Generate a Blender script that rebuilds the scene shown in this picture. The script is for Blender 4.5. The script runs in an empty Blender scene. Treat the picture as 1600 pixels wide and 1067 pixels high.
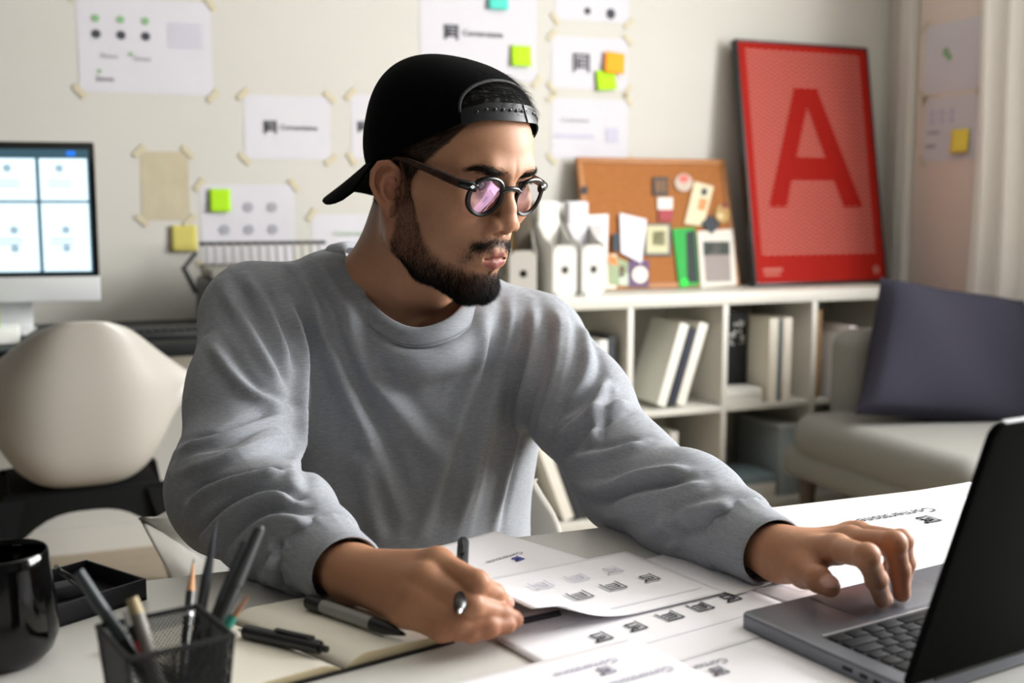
import bpy, bmesh, math, random
import numpy as np
from mathutils import Vector, Matrix, Euler, noise as mnoise
from mathutils.bvhtree import BVHTree

random.seed(7); rng = np.random.default_rng(7)
SC = bpy.context.scene
COL = SC.collection
PI = math.pi

# ------------------------------------------------------------------ camera
CAM_Z, CAM_PITCH, CAM_YAW, FPX = 1.06, math.radians(6.8), math.radians(22), 1777.8
cam_d = bpy.data.cameras.new('camera'); cam = bpy.data.objects.new('camera', cam_d); COL.objects.link(cam)
cam_d.sensor_width = 36.0; cam_d.lens = 40.0; cam_d.clip_start = 0.02
cam.location = (0, 0, CAM_Z); cam.rotation_euler = (PI/2 - CAM_PITCH, 0, -CAM_YAW)
cam_d.dof.use_dof = True; cam_d.dof.focus_distance = 1.17; cam_d.dof.aperture_fstop = 4.8
SC.camera = cam
_fh = np.array([math.sin(CAM_YAW), math.cos(CAM_YAW), 0.0]); C_R = np.array([math.cos(CAM_YAW), -math.sin(CAM_YAW), 0.0])
C_F = _fh*math.cos(CAM_PITCH) - np.array([0, 0, math.sin(CAM_PITCH)]); C_U = _fh*math.sin(CAM_PITCH) + np.array([0, 0, math.cos(CAM_PITCH)])
C_O = np.array([0, 0, CAM_Z])
def ray(px, py): return C_F + C_R*(px-800)/FPX - C_U*(py-533.5)/FPX
def at(px, py, d): return C_O + ray(px, py)*d                       # photo pixel + depth -> point in the room
def onz(px, py, z): r = ray(px, py); return C_O + r*((z-CAM_Z)/r[2])
def ony(px, py, y): r = ray(px, py); return C_O + r*(y/r[1])
def onx(px, py, x): r = ray(px, py); return C_O + r*(x/r[0])

# ------------------------------------------------------------------ world, lights, exposure
W = bpy.data.worlds.new('world'); SC.world = W; W.use_nodes = True
_bg = W.node_tree.nodes['Background']; _bg.inputs[0].default_value = (0.86, 0.93, 1.0, 1); _bg.inputs[1].default_value = 1.0
SC.view_settings.view_transform = 'Standard'; SC.view_settings.look = 'None'
SC.view_settings.exposure = -0.2; SC.view_settings.gamma = 1.0; SC.view_settings.use_curve_mapping = False
def area(name, loc, target, size, sizey, power, color=(1, 1, 1), spread=PI):
    l = bpy.data.lights.new(name, 'AREA'); l.shape = 'RECTANGLE'; l.size = size; l.size_y = sizey; l.energy = power; l.color = color; l.spread = spread
    o = bpy.data.objects.new(name, l); COL.objects.link(o); o.location = loc
    o.rotation_euler = (Vector(target)-Vector(loc)).to_track_quat('-Z', 'Y').to_euler(); return o
area('window_daylight', (3.30, 1.05, 1.72), (.4, 1.25, 1.1), 2.2, 1.5, 330, (1.0, .995, .985))


# ------------------------------------------------------------------ materials
def lin(c):
    if isinstance(c, str): c = tuple(int(c[i:i+2], 16)/255 for i in (0, 2, 4))
    return tuple((x/12.92 if x <= .04045 else ((x+.055)/1.055)**2.4) for x in c[:3])
MATS = {}
def mat(name, color, rough=0.6, metal=0.0, spec=0.5, noise=0.0, nscale=20.0, bump=0.0, bscale=200.0, stretch=None, sheen=0.0, coat=0.0, emit=0.0, attr=None, alpha=1.0, sss=0.0, trans=0.0):
    if name in MATS: return MATS[name]
    m = bpy.data.materials.new(name); m.use_nodes = True; nt = m.node_tree; N = nt.nodes; L = nt.links
    b = N['Principled BSDF']; c = lin(color) if not attr else (1, 1, 1)
    b.inputs['Base Color'].default_value = (*c, 1); b.inputs['Roughness'].default_value = rough; b.inputs['Metallic'].default_value = metal
    b.inputs['Specular IOR Level'].default_value = spec
    if sheen: b.inputs['Sheen Weight'].default_value = sheen
    if coat: b.inputs['Coat Weight'].default_value = coat; b.inputs['Coat Roughness'].default_value = .05
    if alpha < 1: b.inputs['Alpha'].default_value = alpha
    if trans: b.inputs['Transmission Weight'].default_value = trans
    if sss: b.inputs['Subsurface Weight'].default_value = sss; b.inputs['Subsurface Radius'].default_value = (.012, .005, .003); b.inputs['Subsurface Scale'].default_value = .35
    if emit: b.inputs['Emission Color'].default_value = (*c, 1); b.inputs['Emission Strength'].default_value = emit
    tc = N.new('ShaderNodeTexCoord'); mp = N.new('ShaderNodeMapping'); L.new(tc.outputs['Object'], mp.inputs[0])
    if stretch: mp.inputs['Scale'].default_value = stretch
    src = None
    if attr:
        a = N.new('ShaderNodeAttribute'); a.attribute_name = attr; src = a.outputs['Color']
    if noise:
        n = N.new('ShaderNodeTexNoise'); n.inputs['Scale'].default_value = nscale; n.inputs['Detail'].default_value = 5
        L.new(mp.outputs[0], n.inputs['Vector'])
        r = N.new('ShaderNodeMapRange'); r.inputs['From Min'].default_value = .25; r.inputs['From Max'].default_value = .75
        r.inputs['To Min'].default_value = 1-noise; r.inputs['To Max'].default_value = 1+noise; L.new(n.outputs['Fac'], r.inputs[0])
        mx = N.new('ShaderNodeVectorMath'); mx.operation = 'SCALE'
        if src: L.new(src, mx.inputs[0])
        else: mx.inputs[0].default_value = c
        L.new(r.outputs[0], mx.inputs['Scale']); src = mx.outputs[0]
    if src: L.new(src, b.inputs['Base Color'])
    if bump:
        n2 = N.new('ShaderNodeTexNoise'); n2.inputs['Scale'].default_value = bscale; n2.inputs['Detail'].default_value = 3; L.new(mp.outputs[0], n2.inputs['Vector'])
        bp = N.new('ShaderNodeBump'); bp.inputs['Strength'].default_value = bump; bp.inputs['Distance'].default_value = .002
        L.new(n2.outputs['Fac'], bp.inputs['Height']); L.new(bp.outputs[0], b.inputs['Normal'])
    MATS[name] = m; return m

# ------------------------------------------------------------------ object helpers
def tag(o, label=None, cat=None, group=None, kind=None):
    if label: o['label'] = label
    if cat: o['category'] = cat
    if group: o['group'] = group
    if kind: o['kind'] = kind
    return o
def empty(name, loc=(0, 0, 0), rz=0.0, label=None, cat=None, group=None):
    o = bpy.data.objects.new(name, None); COL.objects.link(o); o.location = Vector(loc); o.rotation_euler = (0, 0, rz); o.empty_display_size = .05
    return tag(o, label, cat, group)
def link(name, me, m=None, parent=None, loc=None, rot=None, smooth=None):
    o = bpy.data.objects.new(name, me); COL.objects.link(o)
    if m is not None and len(me.materials) == 0:
        for mm in (m if isinstance(m, (list, tuple)) else [m]): me.materials.append(mm)
    if parent is not None: o.parent = parent
    if loc is not None: o.location = Vector(loc)
    if rot is not None: o.rotation_euler = rot
    return o
def smooth_angle(me, ang=40):
    me.shade_smooth()
    try: me.set_sharp_from_angle(angle=math.radians(ang))
    except Exception: pass
def copy_tree(o, parent=None):
    c = o.copy(); COL.objects.link(c)
    if parent is not None: c.parent = parent; c.matrix_parent_inverse = o.matrix_parent_inverse.copy()
    for ch in list(o.children): copy_tree(ch, c)
    return c
def catmull(P, n=8, closed=False):
    P = [np.array(p, float) for p in P]; k = len(P); out = []
    for i in range(k if closed else k-1):
        p0 = P[i-1] if (closed or i > 0) else P[0]*2-P[1]; p1 = P[i]; p2 = P[(i+1) % k]; p3 = P[(i+2) % k] if (closed or i+2 < k) else P[-1]*2-P[-2]
        for j in range(n):
            t = j/n; out.append(.5*((2*p1)+(p2-p0)*t+(2*p0-5*p1+4*p2-p3)*t*t+(3*p1-p0-3*p2+p3)*t**3))
    if not closed: out.append(P[-1])
    return out
class MB:
    """collects shapes into ONE mesh"""
    def __init__(s): s.v = []; s.f = []; s.mi = []; s.cur = 0
    def add(s, vs, fs, M=None):
        o = len(s.v); s.v += [tuple(M @ Vector(p)) if M is not None else tuple(p) for p in vs]
        s.f += [tuple(i+o for i in f) for f in fs]; s.mi += [s.cur]*len(fs); return s
    def box(s, c, size, M=None, bevel=0.0, seg=2, rot=None):
        bm = bmesh.new(); bmesh.ops.create_cube(bm, size=1.0); bmesh.ops.scale(bm, vec=Vector(size), verts=bm.verts)
        if bevel: bmesh.ops.bevel(bm, geom=list(bm.edges), offset=min(bevel, min(size)*.49), segments=seg, profile=.5, affect='EDGES')
        R = Matrix.Translation(Vector(c)) @ (Euler(rot).to_matrix().to_4x4() if rot is not None else Matrix())
        bmesh.ops.transform(bm, matrix=(M @ R if M is not None else R), verts=bm.verts); bm.verts.ensure_lookup_table()
        s.add([v.co[:] for v in bm.verts], [[v.index for v in f.verts] for f in bm.faces]); bm.free(); return s
    def prism(s, pts, z0, z1, M=None, bevel=0.0, seg=2):
        bm = bmesh.new(); vs = [bm.verts.new((p[0], p[1], z0)) for p in pts]; f = bm.faces.new(vs)
        r = bmesh.ops.extrude_face_region(bm, geom=[f]); nv = [g for g in r['geom'] if isinstance(g, bmesh.types.BMVert)]
        bmesh.ops.translate(bm, vec=(0, 0, z1-z0), verts=nv); bmesh.ops.recalc_face_normals(bm, faces=bm.faces)
        if bevel:
            es = [e for e in bm.edges if abs(e.verts[0].co.z-e.verts[1].co.z) < 1e-6]
            bmesh.ops.bevel(bm, geom=es, offset=bevel, segments=seg, profile=.5, affect='EDGES')
        if M is not None: bmesh.ops.transform(bm, matrix=M, verts=bm.verts)
        bm.verts.index_update(); s.add([v.co[:] for v in bm.verts], [[v.index for v in g.verts] for g in bm.faces]); bm.free(); return s
    def tube(s, path, r, n=10, cap=True, sx=1.0, sy=1.0, upv=None, closed=False):
        P = [Vector(p) for p in path]; k = len(P); R = r if hasattr(r, '__len__') else [r]*k
        up0 = Vector(upv) if upv is not None else None; prev = None; rings = []; vs = []; fs = []
        for i, p in enumerate(P):
            if closed: t = (P[(i+1) % k]-P[i-1]).normalized()
            else: t = (P[min(i+1, k-1)]-P[max(i-1, 0)]).normalized()
            if up0 is not None: a = up0 - t*up0.dot(t)
            elif prev is None: a = t.orthogonal()
            else: a = prev - t*prev.dot(t)
            a.normalize(); prev = a; b = t.cross(a)
            for j in range(n):
                th = 2*PI*j/n; vs.append(p + (a*math.cos(th)*sx + b*math.sin(th)*sy)*R[i])
        m = k if closed else k-1
        for i in range(m):
            for j in range(n):
                i2 = (i+1) % k; fs.append((i*n+j, i*n+(j+1) % n, i2*n+(j+1) % n, i2*n+j))
        if cap and not closed: fs.append(tuple(range(n))[::-1]); fs.append(tuple((k-1)*n+j for j in range(n)))
        return s.add(vs, fs)
    def lathe(s, prof, n=40, M=None, cap=False):
        vs = []; fs = []; k = len(prof)
        for (r, z) in prof:
            for j in range(n): vs.append((r*math.cos(2*PI*j/n), r*math.sin(2*PI*j/n), z))
        for i in range(k-1):
            for j in range(n): fs.append((i*n+j, i*n+(j+1) % n, (i+1)*n+(j+1) % n, (i+1)*n+j))
        if cap: fs.append(tuple(range(n))[::-1]); fs.append(tuple((k-1)*n+j for j in range(n)))
        return s.add(vs, fs, M)
    def grid(s, pts, closed_u=False):
        h = len(pts); w = len(pts[0]); vs = [p for r in pts for p in r]; fs = []
        for i in range(h-1):
            for j in range(w if closed_u else w-1): fs.append((i*w+j, i*w+(j+1) % w, (i+1)*w+(j+1) % w, (i+1)*w+j))
        return s.add(vs, fs)
    def mesh(s, name, smooth=None):
        me = bpy.data.meshes.new(name); me.from_pydata([tuple(v) for v in s.v], [], s.f)
        if any(s.mi): me.polygons.foreach_set('material_index', s.mi)
        me.update()
        if smooth is not None: smooth_angle(me, smooth)
        return me
    def build(s, name, m, parent=None, loc=None, rot=None, smooth=35):
        return link(name, s.mesh(name, smooth), m, parent, loc, rot)
def text_mesh(body, size=1.0, extrude=0.0, align='CENTER', bold=0.0):
    c = bpy.data.curves.new('lettering', 'FONT'); c.body = body; c.size = size; c.extrude = extrude; c.align_x = align; c.align_y = 'CENTER'; c.offset = bold; c.resolution_u = 3
    o = bpy.data.objects.new('lettering', c); COL.objects.link(o); dg = bpy.context.evaluated_depsgraph_get(); dg.update()
    me = bpy.data.meshes.new_from_object(o.evaluated_get(dg)); bpy.data.objects.remove(o); bpy.data.curves.remove(c); return me

# ------------------------------------------------------------------ signed-distance sculpting
F32 = np.float32
def v3(*a): return np.array(a, F32)
def smin(a, b, k): h = np.maximum(k-np.abs(a-b), 0)/k; return np.minimum(a, b)-h*h*k*.25
def smax(a, b, k): return -smin(-a, -b, k)
def ell(P, c, r, R=None):
    q = P-np.asarray(c, F32)
    if R is not None: q = q @ np.asarray(R, F32)
    r = np.asarray(r, F32); k0 = np.sqrt(((q/r)**2).sum(1))+1e-9; k1 = np.sqrt(((q/(r*r))**2).sum(1))+1e-9
    return k0*(k0-1)/k1
def rcone(P, a, b, ra, rb):
    a = np.asarray(a, F32); b = np.asarray(b, F32); ab = b-a; q = P-a
    t = np.clip((q @ ab)/max(float(ab@ab), 1e-12), 0, 1); d = q-t[:, None]*ab
    return np.sqrt((d*d).sum(1))-(ra+(rb-ra)*t)
def chain(P, pts, rs, k=0.0):
    d = None
    for i in range(len(pts)-1):
        e = rcone(P, pts[i], pts[i+1], rs[i], rs[i+1])
        d = e if d is None else (smin(d, e, k) if k else np.minimum(d, e))
    return d
def mesh_sdf(fn, lo, hi, h, B=6):
    """sparse sampling + surface nets -> verts, quads"""
    lo = np.array(lo, F32); n = (np.ceil((np.array(hi)-lo)/(h*B)).astype(int))*B+1
    cn = (n-1)//B+1
    ci = np.stack(np.meshgrid(*[np.arange(c) for c in cn], indexing='ij'), -1).reshape(-1, 3)
    cv = fn((lo+ci*(h*B)).astype(F32)).reshape(cn)
    S = np.repeat(np.repeat(np.repeat(cv, B, 0), B, 1), B, 2)[:n[0], :n[1], :n[2]].astype(F32)
    near = np.abs(cv) < h*B*2.4
    blk = np.zeros([c-1 for c in cn], bool)
    for dx in (0, 1):
        for dy in (0, 1):
            for dz in (0, 1): blk |= near[dx:cn[0]-1+dx, dy:cn[1]-1+dy, dz:cn[2]-1+dz]
    bi = np.argwhere(blk)*B
    off = np.stack(np.meshgrid(*[np.arange(B+1)]*3, indexing='ij'), -1).reshape(-1, 3)
    for s0 in range(0, len(bi), 1500):
        idx = (bi[s0:s0+1500, None, :]+off[None]).reshape(-1, 3)
        S[idx[:, 0], idx[:, 1], idx[:, 2]] = fn((lo+idx*h).astype(F32))
    ins = S < 0; cnt = np.zeros([k-1 for k in n], np.uint8)
    for dx in (0, 1):
        for dy in (0, 1):
            for dz in (0, 1): cnt += ins[dx:n[0]-1+dx, dy:n[1]-1+dy, dz:n[2]-1+dz]
    act = np.argwhere((cnt > 0) & (cnt < 8)); vid = np.full([k-1 for k in n], -1, np.int64); vid[act[:, 0], act[:, 1], act[:, 2]] = np.arange(len(act))
    acc = np.zeros((len(act), 3), np.float64); num = np.zeros(len(act))
    for ax in range(3):
        o1, o2 = [(1, 2), (0, 2), (0, 1)][ax]
        for a in (0, 1):
            for b in (0, 1):
                c0 = np.zeros(3, int); c0[o1] = a; c0[o2] = b; c1 = c0.copy(); c1[ax] = 1
                s0 = S[tuple((act+c0).T)]; s1 = S[tuple((act+c1).T)]; m = (s0 < 0) != (s1 < 0)
                t = np.where(m, s0/np.where(m, s0-s1, 1), 0); p = np.tile(c0.astype(float), (len(act), 1)); p[:, ax] = t
                acc[m] += p[m]; num[m] += 1
    V = lo+(act+acc/num[:, None])*h; Q = []
    for ax in range(3):
        o1, o2 = [(1, 2), (2, 0), (0, 1)][ax]
        s = [slice(None)]*3; s2 = [slice(None)]*3; s[ax] = slice(0, -1); s2[ax] = slice(1, None)
        A, Bv = ins[tuple(s)], ins[tuple(s2)]; e = np.argwhere(A != Bv)
        ok = (e[:, o1] > 0) & (e[:, o2] > 0) & (e[:, o1] < n[o1]-1) & (e[:, o2] < n[o2]-1); e = e[ok]
        fl = A[tuple(e.T)]; q = []
        for a, b in ((1, 1), (0, 1), (0, 0), (1, 0)):
            c = e.copy(); c[:, o1] -= a; c[:, o2] -= b; q.append(vid[tuple(c.T)])
        q = np.stack(q, 1); q[~fl] = q[~fl][:, ::-1]; Q.append(q)
    return V, np.concatenate(Q)
def relax(V, Q, it=2, lam=.5):
    e = np.concatenate([Q[:, [0, 1]], Q[:, [1, 2]], Q[:, [2, 3]], Q[:, [3, 0]]])
    for _ in range(it):
        for l in (lam, -lam*1.04):
            s = np.zeros_like(V); c = np.zeros(len(V))
            for a, b in ((0, 1), (1, 0)):
                np.add.at(s, e[:, a], V[e[:, b]]); np.add.at(c, e[:, a], 1)
            V = V+l*(s/np.maximum(c, 1)[:, None]-V)
    return V
def np_mesh(name, V, Q, col=None, smooth=True):
    me = bpy.data.meshes.new(name); V = np.asarray(V, F32); Q = np.asarray(Q); k = Q.shape[1]
    me.vertices.add(len(V)); me.vertices.foreach_set('co', V.ravel()); me.loops.add(Q.size); me.loops.foreach_set('vertex_index', Q.ravel().astype(np.int32))
    me.polygons.add(len(Q)); me.polygons.foreach_set('loop_start', np.arange(0, Q.size, k, dtype=np.int32))
    me.update(calc_edges=True)
    if col is not None:
        a = me.color_attributes.new('Col', 'FLOAT_COLOR', 'POINT'); c = np.ones((len(V), 4), F32); c[:, :3] = col; a.data.foreach_set('color', c.ravel())
    if smooth: me.shade_smooth()
    return me
def vnormals(V, Q):
    a = V[Q[:, 2]]-V[Q[:, 0]]; b = V[Q[:, 3]]-V[Q[:, 1]]; fn = np.cross(a, b); N = np.zeros_like(V)
    for i in range(4): np.add.at(N, Q[:, i], fn)
    return N/np.maximum(np.linalg.norm(N, axis=1), 1e-12)[:, None]
def sstep(a, b, x): t = np.clip((x-a)/(b-a), 0, 1); return t*t*(3-2*t)
def strands(name, roots, dirs, lens, r, m, parent, curl=None, kind='stuff', seg=3, M=None):
    """short tapering hairs, each a thin three-sided spike"""
    roots = np.asarray(roots, float); dirs = np.asarray(dirs, float); n = len(roots); lens = np.asarray(lens)
    side = np.cross(dirs, rng.normal(size=(n, 3))); side /= np.linalg.norm(side, axis=1)[:, None]+1e-9; s2 = np.cross(dirs, side)
    if curl is None: curl = np.zeros((n, 3))
    rings = []
    for i in range(seg+1):
        t = i/seg; c = roots+dirs*(lens*t)[:, None]+curl*(lens*t*t)[:, None]; rr = r*(1-.85*t)
        for j in range(3):
            a = 2*PI*j/3; rings.append(c+(side*math.cos(a)+s2*math.sin(a))*rr)
    V = np.stack(rings, 1).reshape(-1, 3); base = (np.arange(n)*(3*(seg+1)))[:, None]
    q = np.array([[i*3+j, i*3+(j+1) % 3, (i+1)*3+(j+1) % 3, (i+1)*3+j] for i in range(seg) for j in range(3)])
    Q = (base[:, None, :]+q[None]).reshape(-1, 4)
    if M is not None: V = V @ np.array(M.to_3x3()).T + np.array(M.translation)
    o = link(name, np_mesh(name, V, Q), m, parent)
    if kind: o['kind'] = kind
    return o
# ================================================================== THE SETTING
WALL_Y, WALL_X, DESK_Z = 3.66, 3.076, 0.72
m_walld = mat('wall_paint_fill_cut', '454341', .85)  # dark tone given to the unseen walls to cut fill light
m_wall = mat('wall_paint_cream', 'c0beb7', .85, noise=.02, nscale=3)
m_wallr = mat('wall_paint_right', 'cdc4bb', .85, noise=.02, nscale=3)
m_floor = mat('floor_vinyl_tan', 'a99a84', .5, noise=.12, nscale=4, stretch=(1, 9, 1))
m_trim = mat('trim_white', 'c9c6bf', .5)
def struct(name, boxes, m, label, bevel=0.0):
    mb = MB()
    for c, s in boxes: mb.box(c, s, bevel=bevel)
    return tag(mb.build(name, m), label, None, None, 'structure')
struct('floor', [((.9, 1.2, -.05), (5.2, 5.4, .1))], m_floor, 'tan floor of the studio')
struct('wall_back', [((.8, WALL_Y+.06, 1.35), (4.9, .12, 2.7))], m_wall, 'cream back wall hung with paper sheets')
# right wall with its window opening (y -0.1..2.2, z 0.9..2.5)
struct('wall_right', [((WALL_X+.06, 2.965, 1.35), (.12, 1.53, 2.7)), ((WALL_X+.06, -.90, 1.35), (.12, 1.6, 2.7)), ((WALL_X+.06, 1.05, .45), (.12, 2.3, .90)), ((WALL_X+.06, 1.05, 2.6), (.12, 2.3, .20))], m_wallr, 'right wall with the daylight window')
struct('wall_left', [((-1.66, 1.2, 1.35), (.12, 5.4, 2.7))], m_walld, 'unseen left wall, darkened to cut fill light')
struct('ceiling', [((.75, 1.05, 2.75), (4.9, 5.4, .1))], mat('ceiling_white', 'ecebe8', .9), 'white ceiling')
struct('wall_front', [((.75, -1.66, 1.35), (4.9, .12, 2.7))], m_walld, 'unseen wall behind the camera, darkened to cut fill light')
struct('baseboard_back', [((.8, WALL_Y-.008, .04), (4.7, .016, .08))], m_trim, 'white baseboard along the back wall')
struct('trim_1', [((WALL_X-.03, 3.515, 1.30), (.06, .055, 2.6))], m_trim, 'white vertical door casing beside the corner')
win = tag(empty('window_1', (WALL_X+.06, 1.05, .90)), 'window in the right wall', None, None, 'structure')
def wpart(name, boxes, m):
    mb = MB()
    for c, s in boxes: mb.box(c, s, bevel=.004)
    return mb.build(name, m, win)
wpart('window_frame', [((0, -1.15, .8), (.07, .05, 1.6)), ((0, 1.15, .8), (.07, .05, 1.6)), ((0, 0, .025), (.07, 2.3, .05)), ((0, 0, 1.575), (.07, 2.3, .05)), ((0, 0, .8), (.06, .05, 1.6))], m_trim)
wpart('window_sill', [((-.06, 0, -.015), (.2, 2.4, .03))], m_trim)
def clear_mat():
    m = bpy.data.materials.new('window_glass'); m.use_nodes = True; N = m.node_tree.nodes; L = m.node_tree.links; N.remove(N['Principled BSDF'])
    a = N.new('ShaderNodeBsdfTransparent'); b = N.new('ShaderNodeBsdfGlossy'); b.inputs['Roughness'].default_value = .02; x = N.new('ShaderNodeMixShader'); x.inputs[0].default_value = .05
    L.new(a.outputs[0], x.inputs[1]); L.new(b.outputs[0], x.inputs[2]); L.new(x.outputs[0], N['Material Output'].inputs[0]); return m
_gl = clear_mat()
for yy in (-.575, .575): wpart('pane', [((0, yy, .8), (.006, 1.1, 1.5))], _gl)
door = tag(empty('door_1', (WALL_X, 3.30, 0)), 'pale wardrobe door panel hung with two sheets', None, None, 'structure')
mb = MB(); mb.box((-.012, 0, 1.25), (.024, .36, 2.5), bevel=.004); mb.build('door_panel', mat('door_pale', 'd2c4ba', .6), door)
# curtain
rows = []
for i in range(90):
    t = i/89; y = 3.14-.62*t; x = WALL_X-.075+.030*math.sin(t*34)+.012*math.sin(t*71+1)
    rows.append([(x+.02*math.sin(z*2+t*9)*(1-z/2.6), y+.03*math.sin(z*3+t*6)*(1-z/2.6), z) for z in np.linspace(.06, 2.58, 24)])
mb = MB(); mb.grid(rows); cu = mb.build('curtain', mat('curtain_white', 'e9e6e0', .9), smooth=80); md = cu.modifiers.new('thick', 'SOLIDIFY'); md.thickness = .003
tag(cu, 'white gathered curtain at the right edge beside the door panel', 'curtain')

# ------------------------------------------------------------------ print helpers
INK = mat('ink_dark', '3b3e46', .8); INK_L = mat('ink_grey', '9a9aa2', .8); INK_B = mat('ink_blue', '4b4fb0', .8); INK_G = mat('ink_green', '7da878', .8); INK_P = mat('ink_lilac', 'b6b4c6', .8); INK_R = mat('ink_maroon', '5a2c34', .8)
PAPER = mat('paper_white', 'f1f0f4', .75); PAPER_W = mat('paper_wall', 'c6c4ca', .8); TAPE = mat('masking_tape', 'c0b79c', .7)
def strokes(mb, segs, w, M, z=0.0006):
    for (a, b) in segs:
        a = Vector((a[0], a[1], 0)); b = Vector((b[0], b[1], 0)); t = (b-a); L = t.length
        if L < 1e-9: continue
        t /= L; n = Vector((-t.y, t.x, 0))*w*.5; e = t*w*.5
        mb.add([a-e-n+Vector((0, 0, z)), b+e-n+Vector((0, 0, z)), b+e+n+Vector((0, 0, z)), a-e+n+Vector((0, 0, z))], [(0, 1, 2, 3)], M)
MARK = [((.05, .0), (.05, .95)), ((.05, .95), (1.0, .95)), ((1.0, .95), (.78, .70)), ((.30, .70), (.80, .70)), ((.30, .70), (.30, .45)), ((.30, .45), (.78, .45)), ((.78, .45), (.78, .12)), ((.78, .12), (.25, .12)), ((.52, .70), (.52, .58))]
def mark(mb, M, x, y, s, w=None, flip=False, k=0):
    segs = MARK if k == 0 else [((0, 0), (0, 1)), ((0, 1), (1, 1)), ((1, 1), (1, 0)), ((.25, .75), (.8, .75)), ((.25, .5), (.8, .5)), ((.25, .25), (.8, .25)), ((.25, .75), (.25, .2))]
    f = -1 if flip else 1
    strokes(mb, [((x+f*(a[0]-.5)*s, y+f*(a[1]-.5)*s), (x+f*(b[0]-.5)*s, y+f*(b[1]-.5)*s)) for a, b in segs], w or s*.13, M)
_WORD = {}
def word(parent, body, m, size, M, bold=0.0, name='lettering'):
    key = (body, bold)
    if key not in _WORD: _WORD[key] = text_mesh(body, 1.0, bold=bold)
    me = _WORD[key].copy(); me.transform(M @ Matrix.Scale(size, 4)); return link(name, me, m, parent)

# ------------------------------------------------------------------ sheets on the walls
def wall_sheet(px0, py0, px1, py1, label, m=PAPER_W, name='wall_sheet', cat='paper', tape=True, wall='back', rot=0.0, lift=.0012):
    if wall == 'back': a = ony(px0, py0, WALL_Y); b = ony(px1, py1, WALL_Y); c = (a+b)/2; w = b[0]-a[0]; h = a[2]-b[2]; rz = 0; off = Vector((0, -lift, 0))
    else: a = onx(px0, py0, WALL_X-.024); b = onx(px1, py1, WALL_X-.024); c = (a+b)/2; w = a[1]-b[1]; h = a[2]-b[2]; rz = -PI/2; off = Vector((-lift, 0, 0))
    o = empty(name, Vector(c)+off, rz, label, cat); o.rotation_euler = (PI/2, 0, rz); S = (w, h)
    if rot: o.rotation_euler.rotate_axis('Z', rot)
    mb = MB(); n = 6; mb.grid([[((i/n-.5)*w, (j/n-.5)*h, .0004*math.sin(i*1.7+j)) for i in range(n+1)] for j in range(n+1)]); sh = mb.build('sheet', m, o, smooth=None); md = sh.modifiers.new('t', 'SOLIDIFY'); md.thickness = .0003
    if tape:
        for sx in (-1, 1):
            for sy in (-1, 1):
                mb = MB(); mb.box((0, 0, 0), (.045, .018, .0006)); mb.build('tape', TAPE, o, (sx*w*.5, sy*h*.5, .0028), (0, 0, sx*sy*-.8+random.uniform(-.2, .2)))
    return o, w, h
def ink(o, m, fn, name='print'):
    mb = MB(); fn(mb); return tag(mb.build(name, m, o, (0, 0, .0022), smooth=None), kind='stuff')
def disc(mb, x, y, r, n=14): mb.add([(x+r*math.cos(2*PI*i/n), y+r*math.sin(2*PI*i/n), 0) for i in range(n)], [tuple(range(n))])
def rect(mb, x, y, w, h): mb.add([(x-w/2, y-h/2, 0), (x+w/2, y-h/2, 0), (x+w/2, y+h/2, 0), (x-w/2, y+h/2, 0)], [(0, 1, 2, 3)])
def logo_line(o, x, y, s, m=INK):
    ink(o, m, lambda mb: mark(mb, None, x, y, s, s*.17, k=1)); word(o, 'Cornerstone', m, s*.66, Matrix.Translation((x+s*2.65, y, .0026)), .012)
I = Matrix()
o, w, h = wall_sheet(118, -8, 333, 150, 'large white icon sheet taped to the wall above the tan paper')
ink(o, INK_G, lambda mb: [disc(mb, x, .075, .011) for x in (-.14, -.07, 0.0)]); ink(o, INK, lambda mb: [disc(mb, x, .030, .013) for x in (-.14, -.07, 0.0)])
ink(o, INK_P, lambda mb: [rect(mb, .115, .07-.013*i, .10, .005) for i in range(6)])
for x, y in ((-.105, -.032), (-.012, -.036), (-.12, -.10)): word(o, 'Stone', INK_L if y > -.05 else INK, .022, Matrix.Translation((x, y, .0026)))
ink(o, INK_G, lambda mb: [disc(mb, x, y, .006) for x, y in ((-.045, -.024), (-.135, -.078))])
o, w, h = wall_sheet(380, 147, 517, 250, 'white logo sheet taped alone left of the cap'); logo_line(o, -.055, 0, .034)
o, w, h = wall_sheet(548, 147, 668, 250, 'white sheet mostly hidden behind the back of the cap'); logo_line(o, -.09, 0, .03)
o, w, h = wall_sheet(312, 288, 462, 412, 'white sheet with grey round icons above the printer'); ink(o, INK_L, lambda mb: [disc(mb, x, y, .016) for x, y in ((.0, .055), (.075, .055), (-.075, -.015), (.0, -.015), (.075, -.015))])
o, w, h = wall_sheet(487, 335, 625, 440, 'white sheet half hidden behind his shoulder and neck'); word(o, 'Cornerstone', INK_G, .022, Matrix.Translation((-.02, .05, .0026)))
o, w, h = wall_sheet(655, -75, 838, 128, 'large white logo sheet on the wall right above the cap'); logo_line(o, -.10, -.05, .042)
o, w, h = wall_sheet(868, -60, 982, 37, 'white sheet cut off by the top of the photo, uppermost of the right column'); ink(o, INK, lambda mb: [disc(mb, -.02, -.062, .012), disc(mb, .07, -.066, .018)])
o, w, h = wall_sheet(862, 55, 980, 142, 'white sheet with a dark square logo, carrying the orange note'); ink(o, INK, lambda mb: mark(mb, None, -.035, .0, .055, .008, k=1))
o, w, h = wall_sheet(862, 152, 980, 250, 'white sheet with two short text lines just above the corkboard')
word(o, 'Cornerstone', INK_L, .021, Matrix.Translation((-.06, .03, .0026))); ink(o, INK_P, lambda mb: [rect(mb, -.06, -.025, .15, .012), rect(mb, .085, -.02, .05, .05)])
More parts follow.
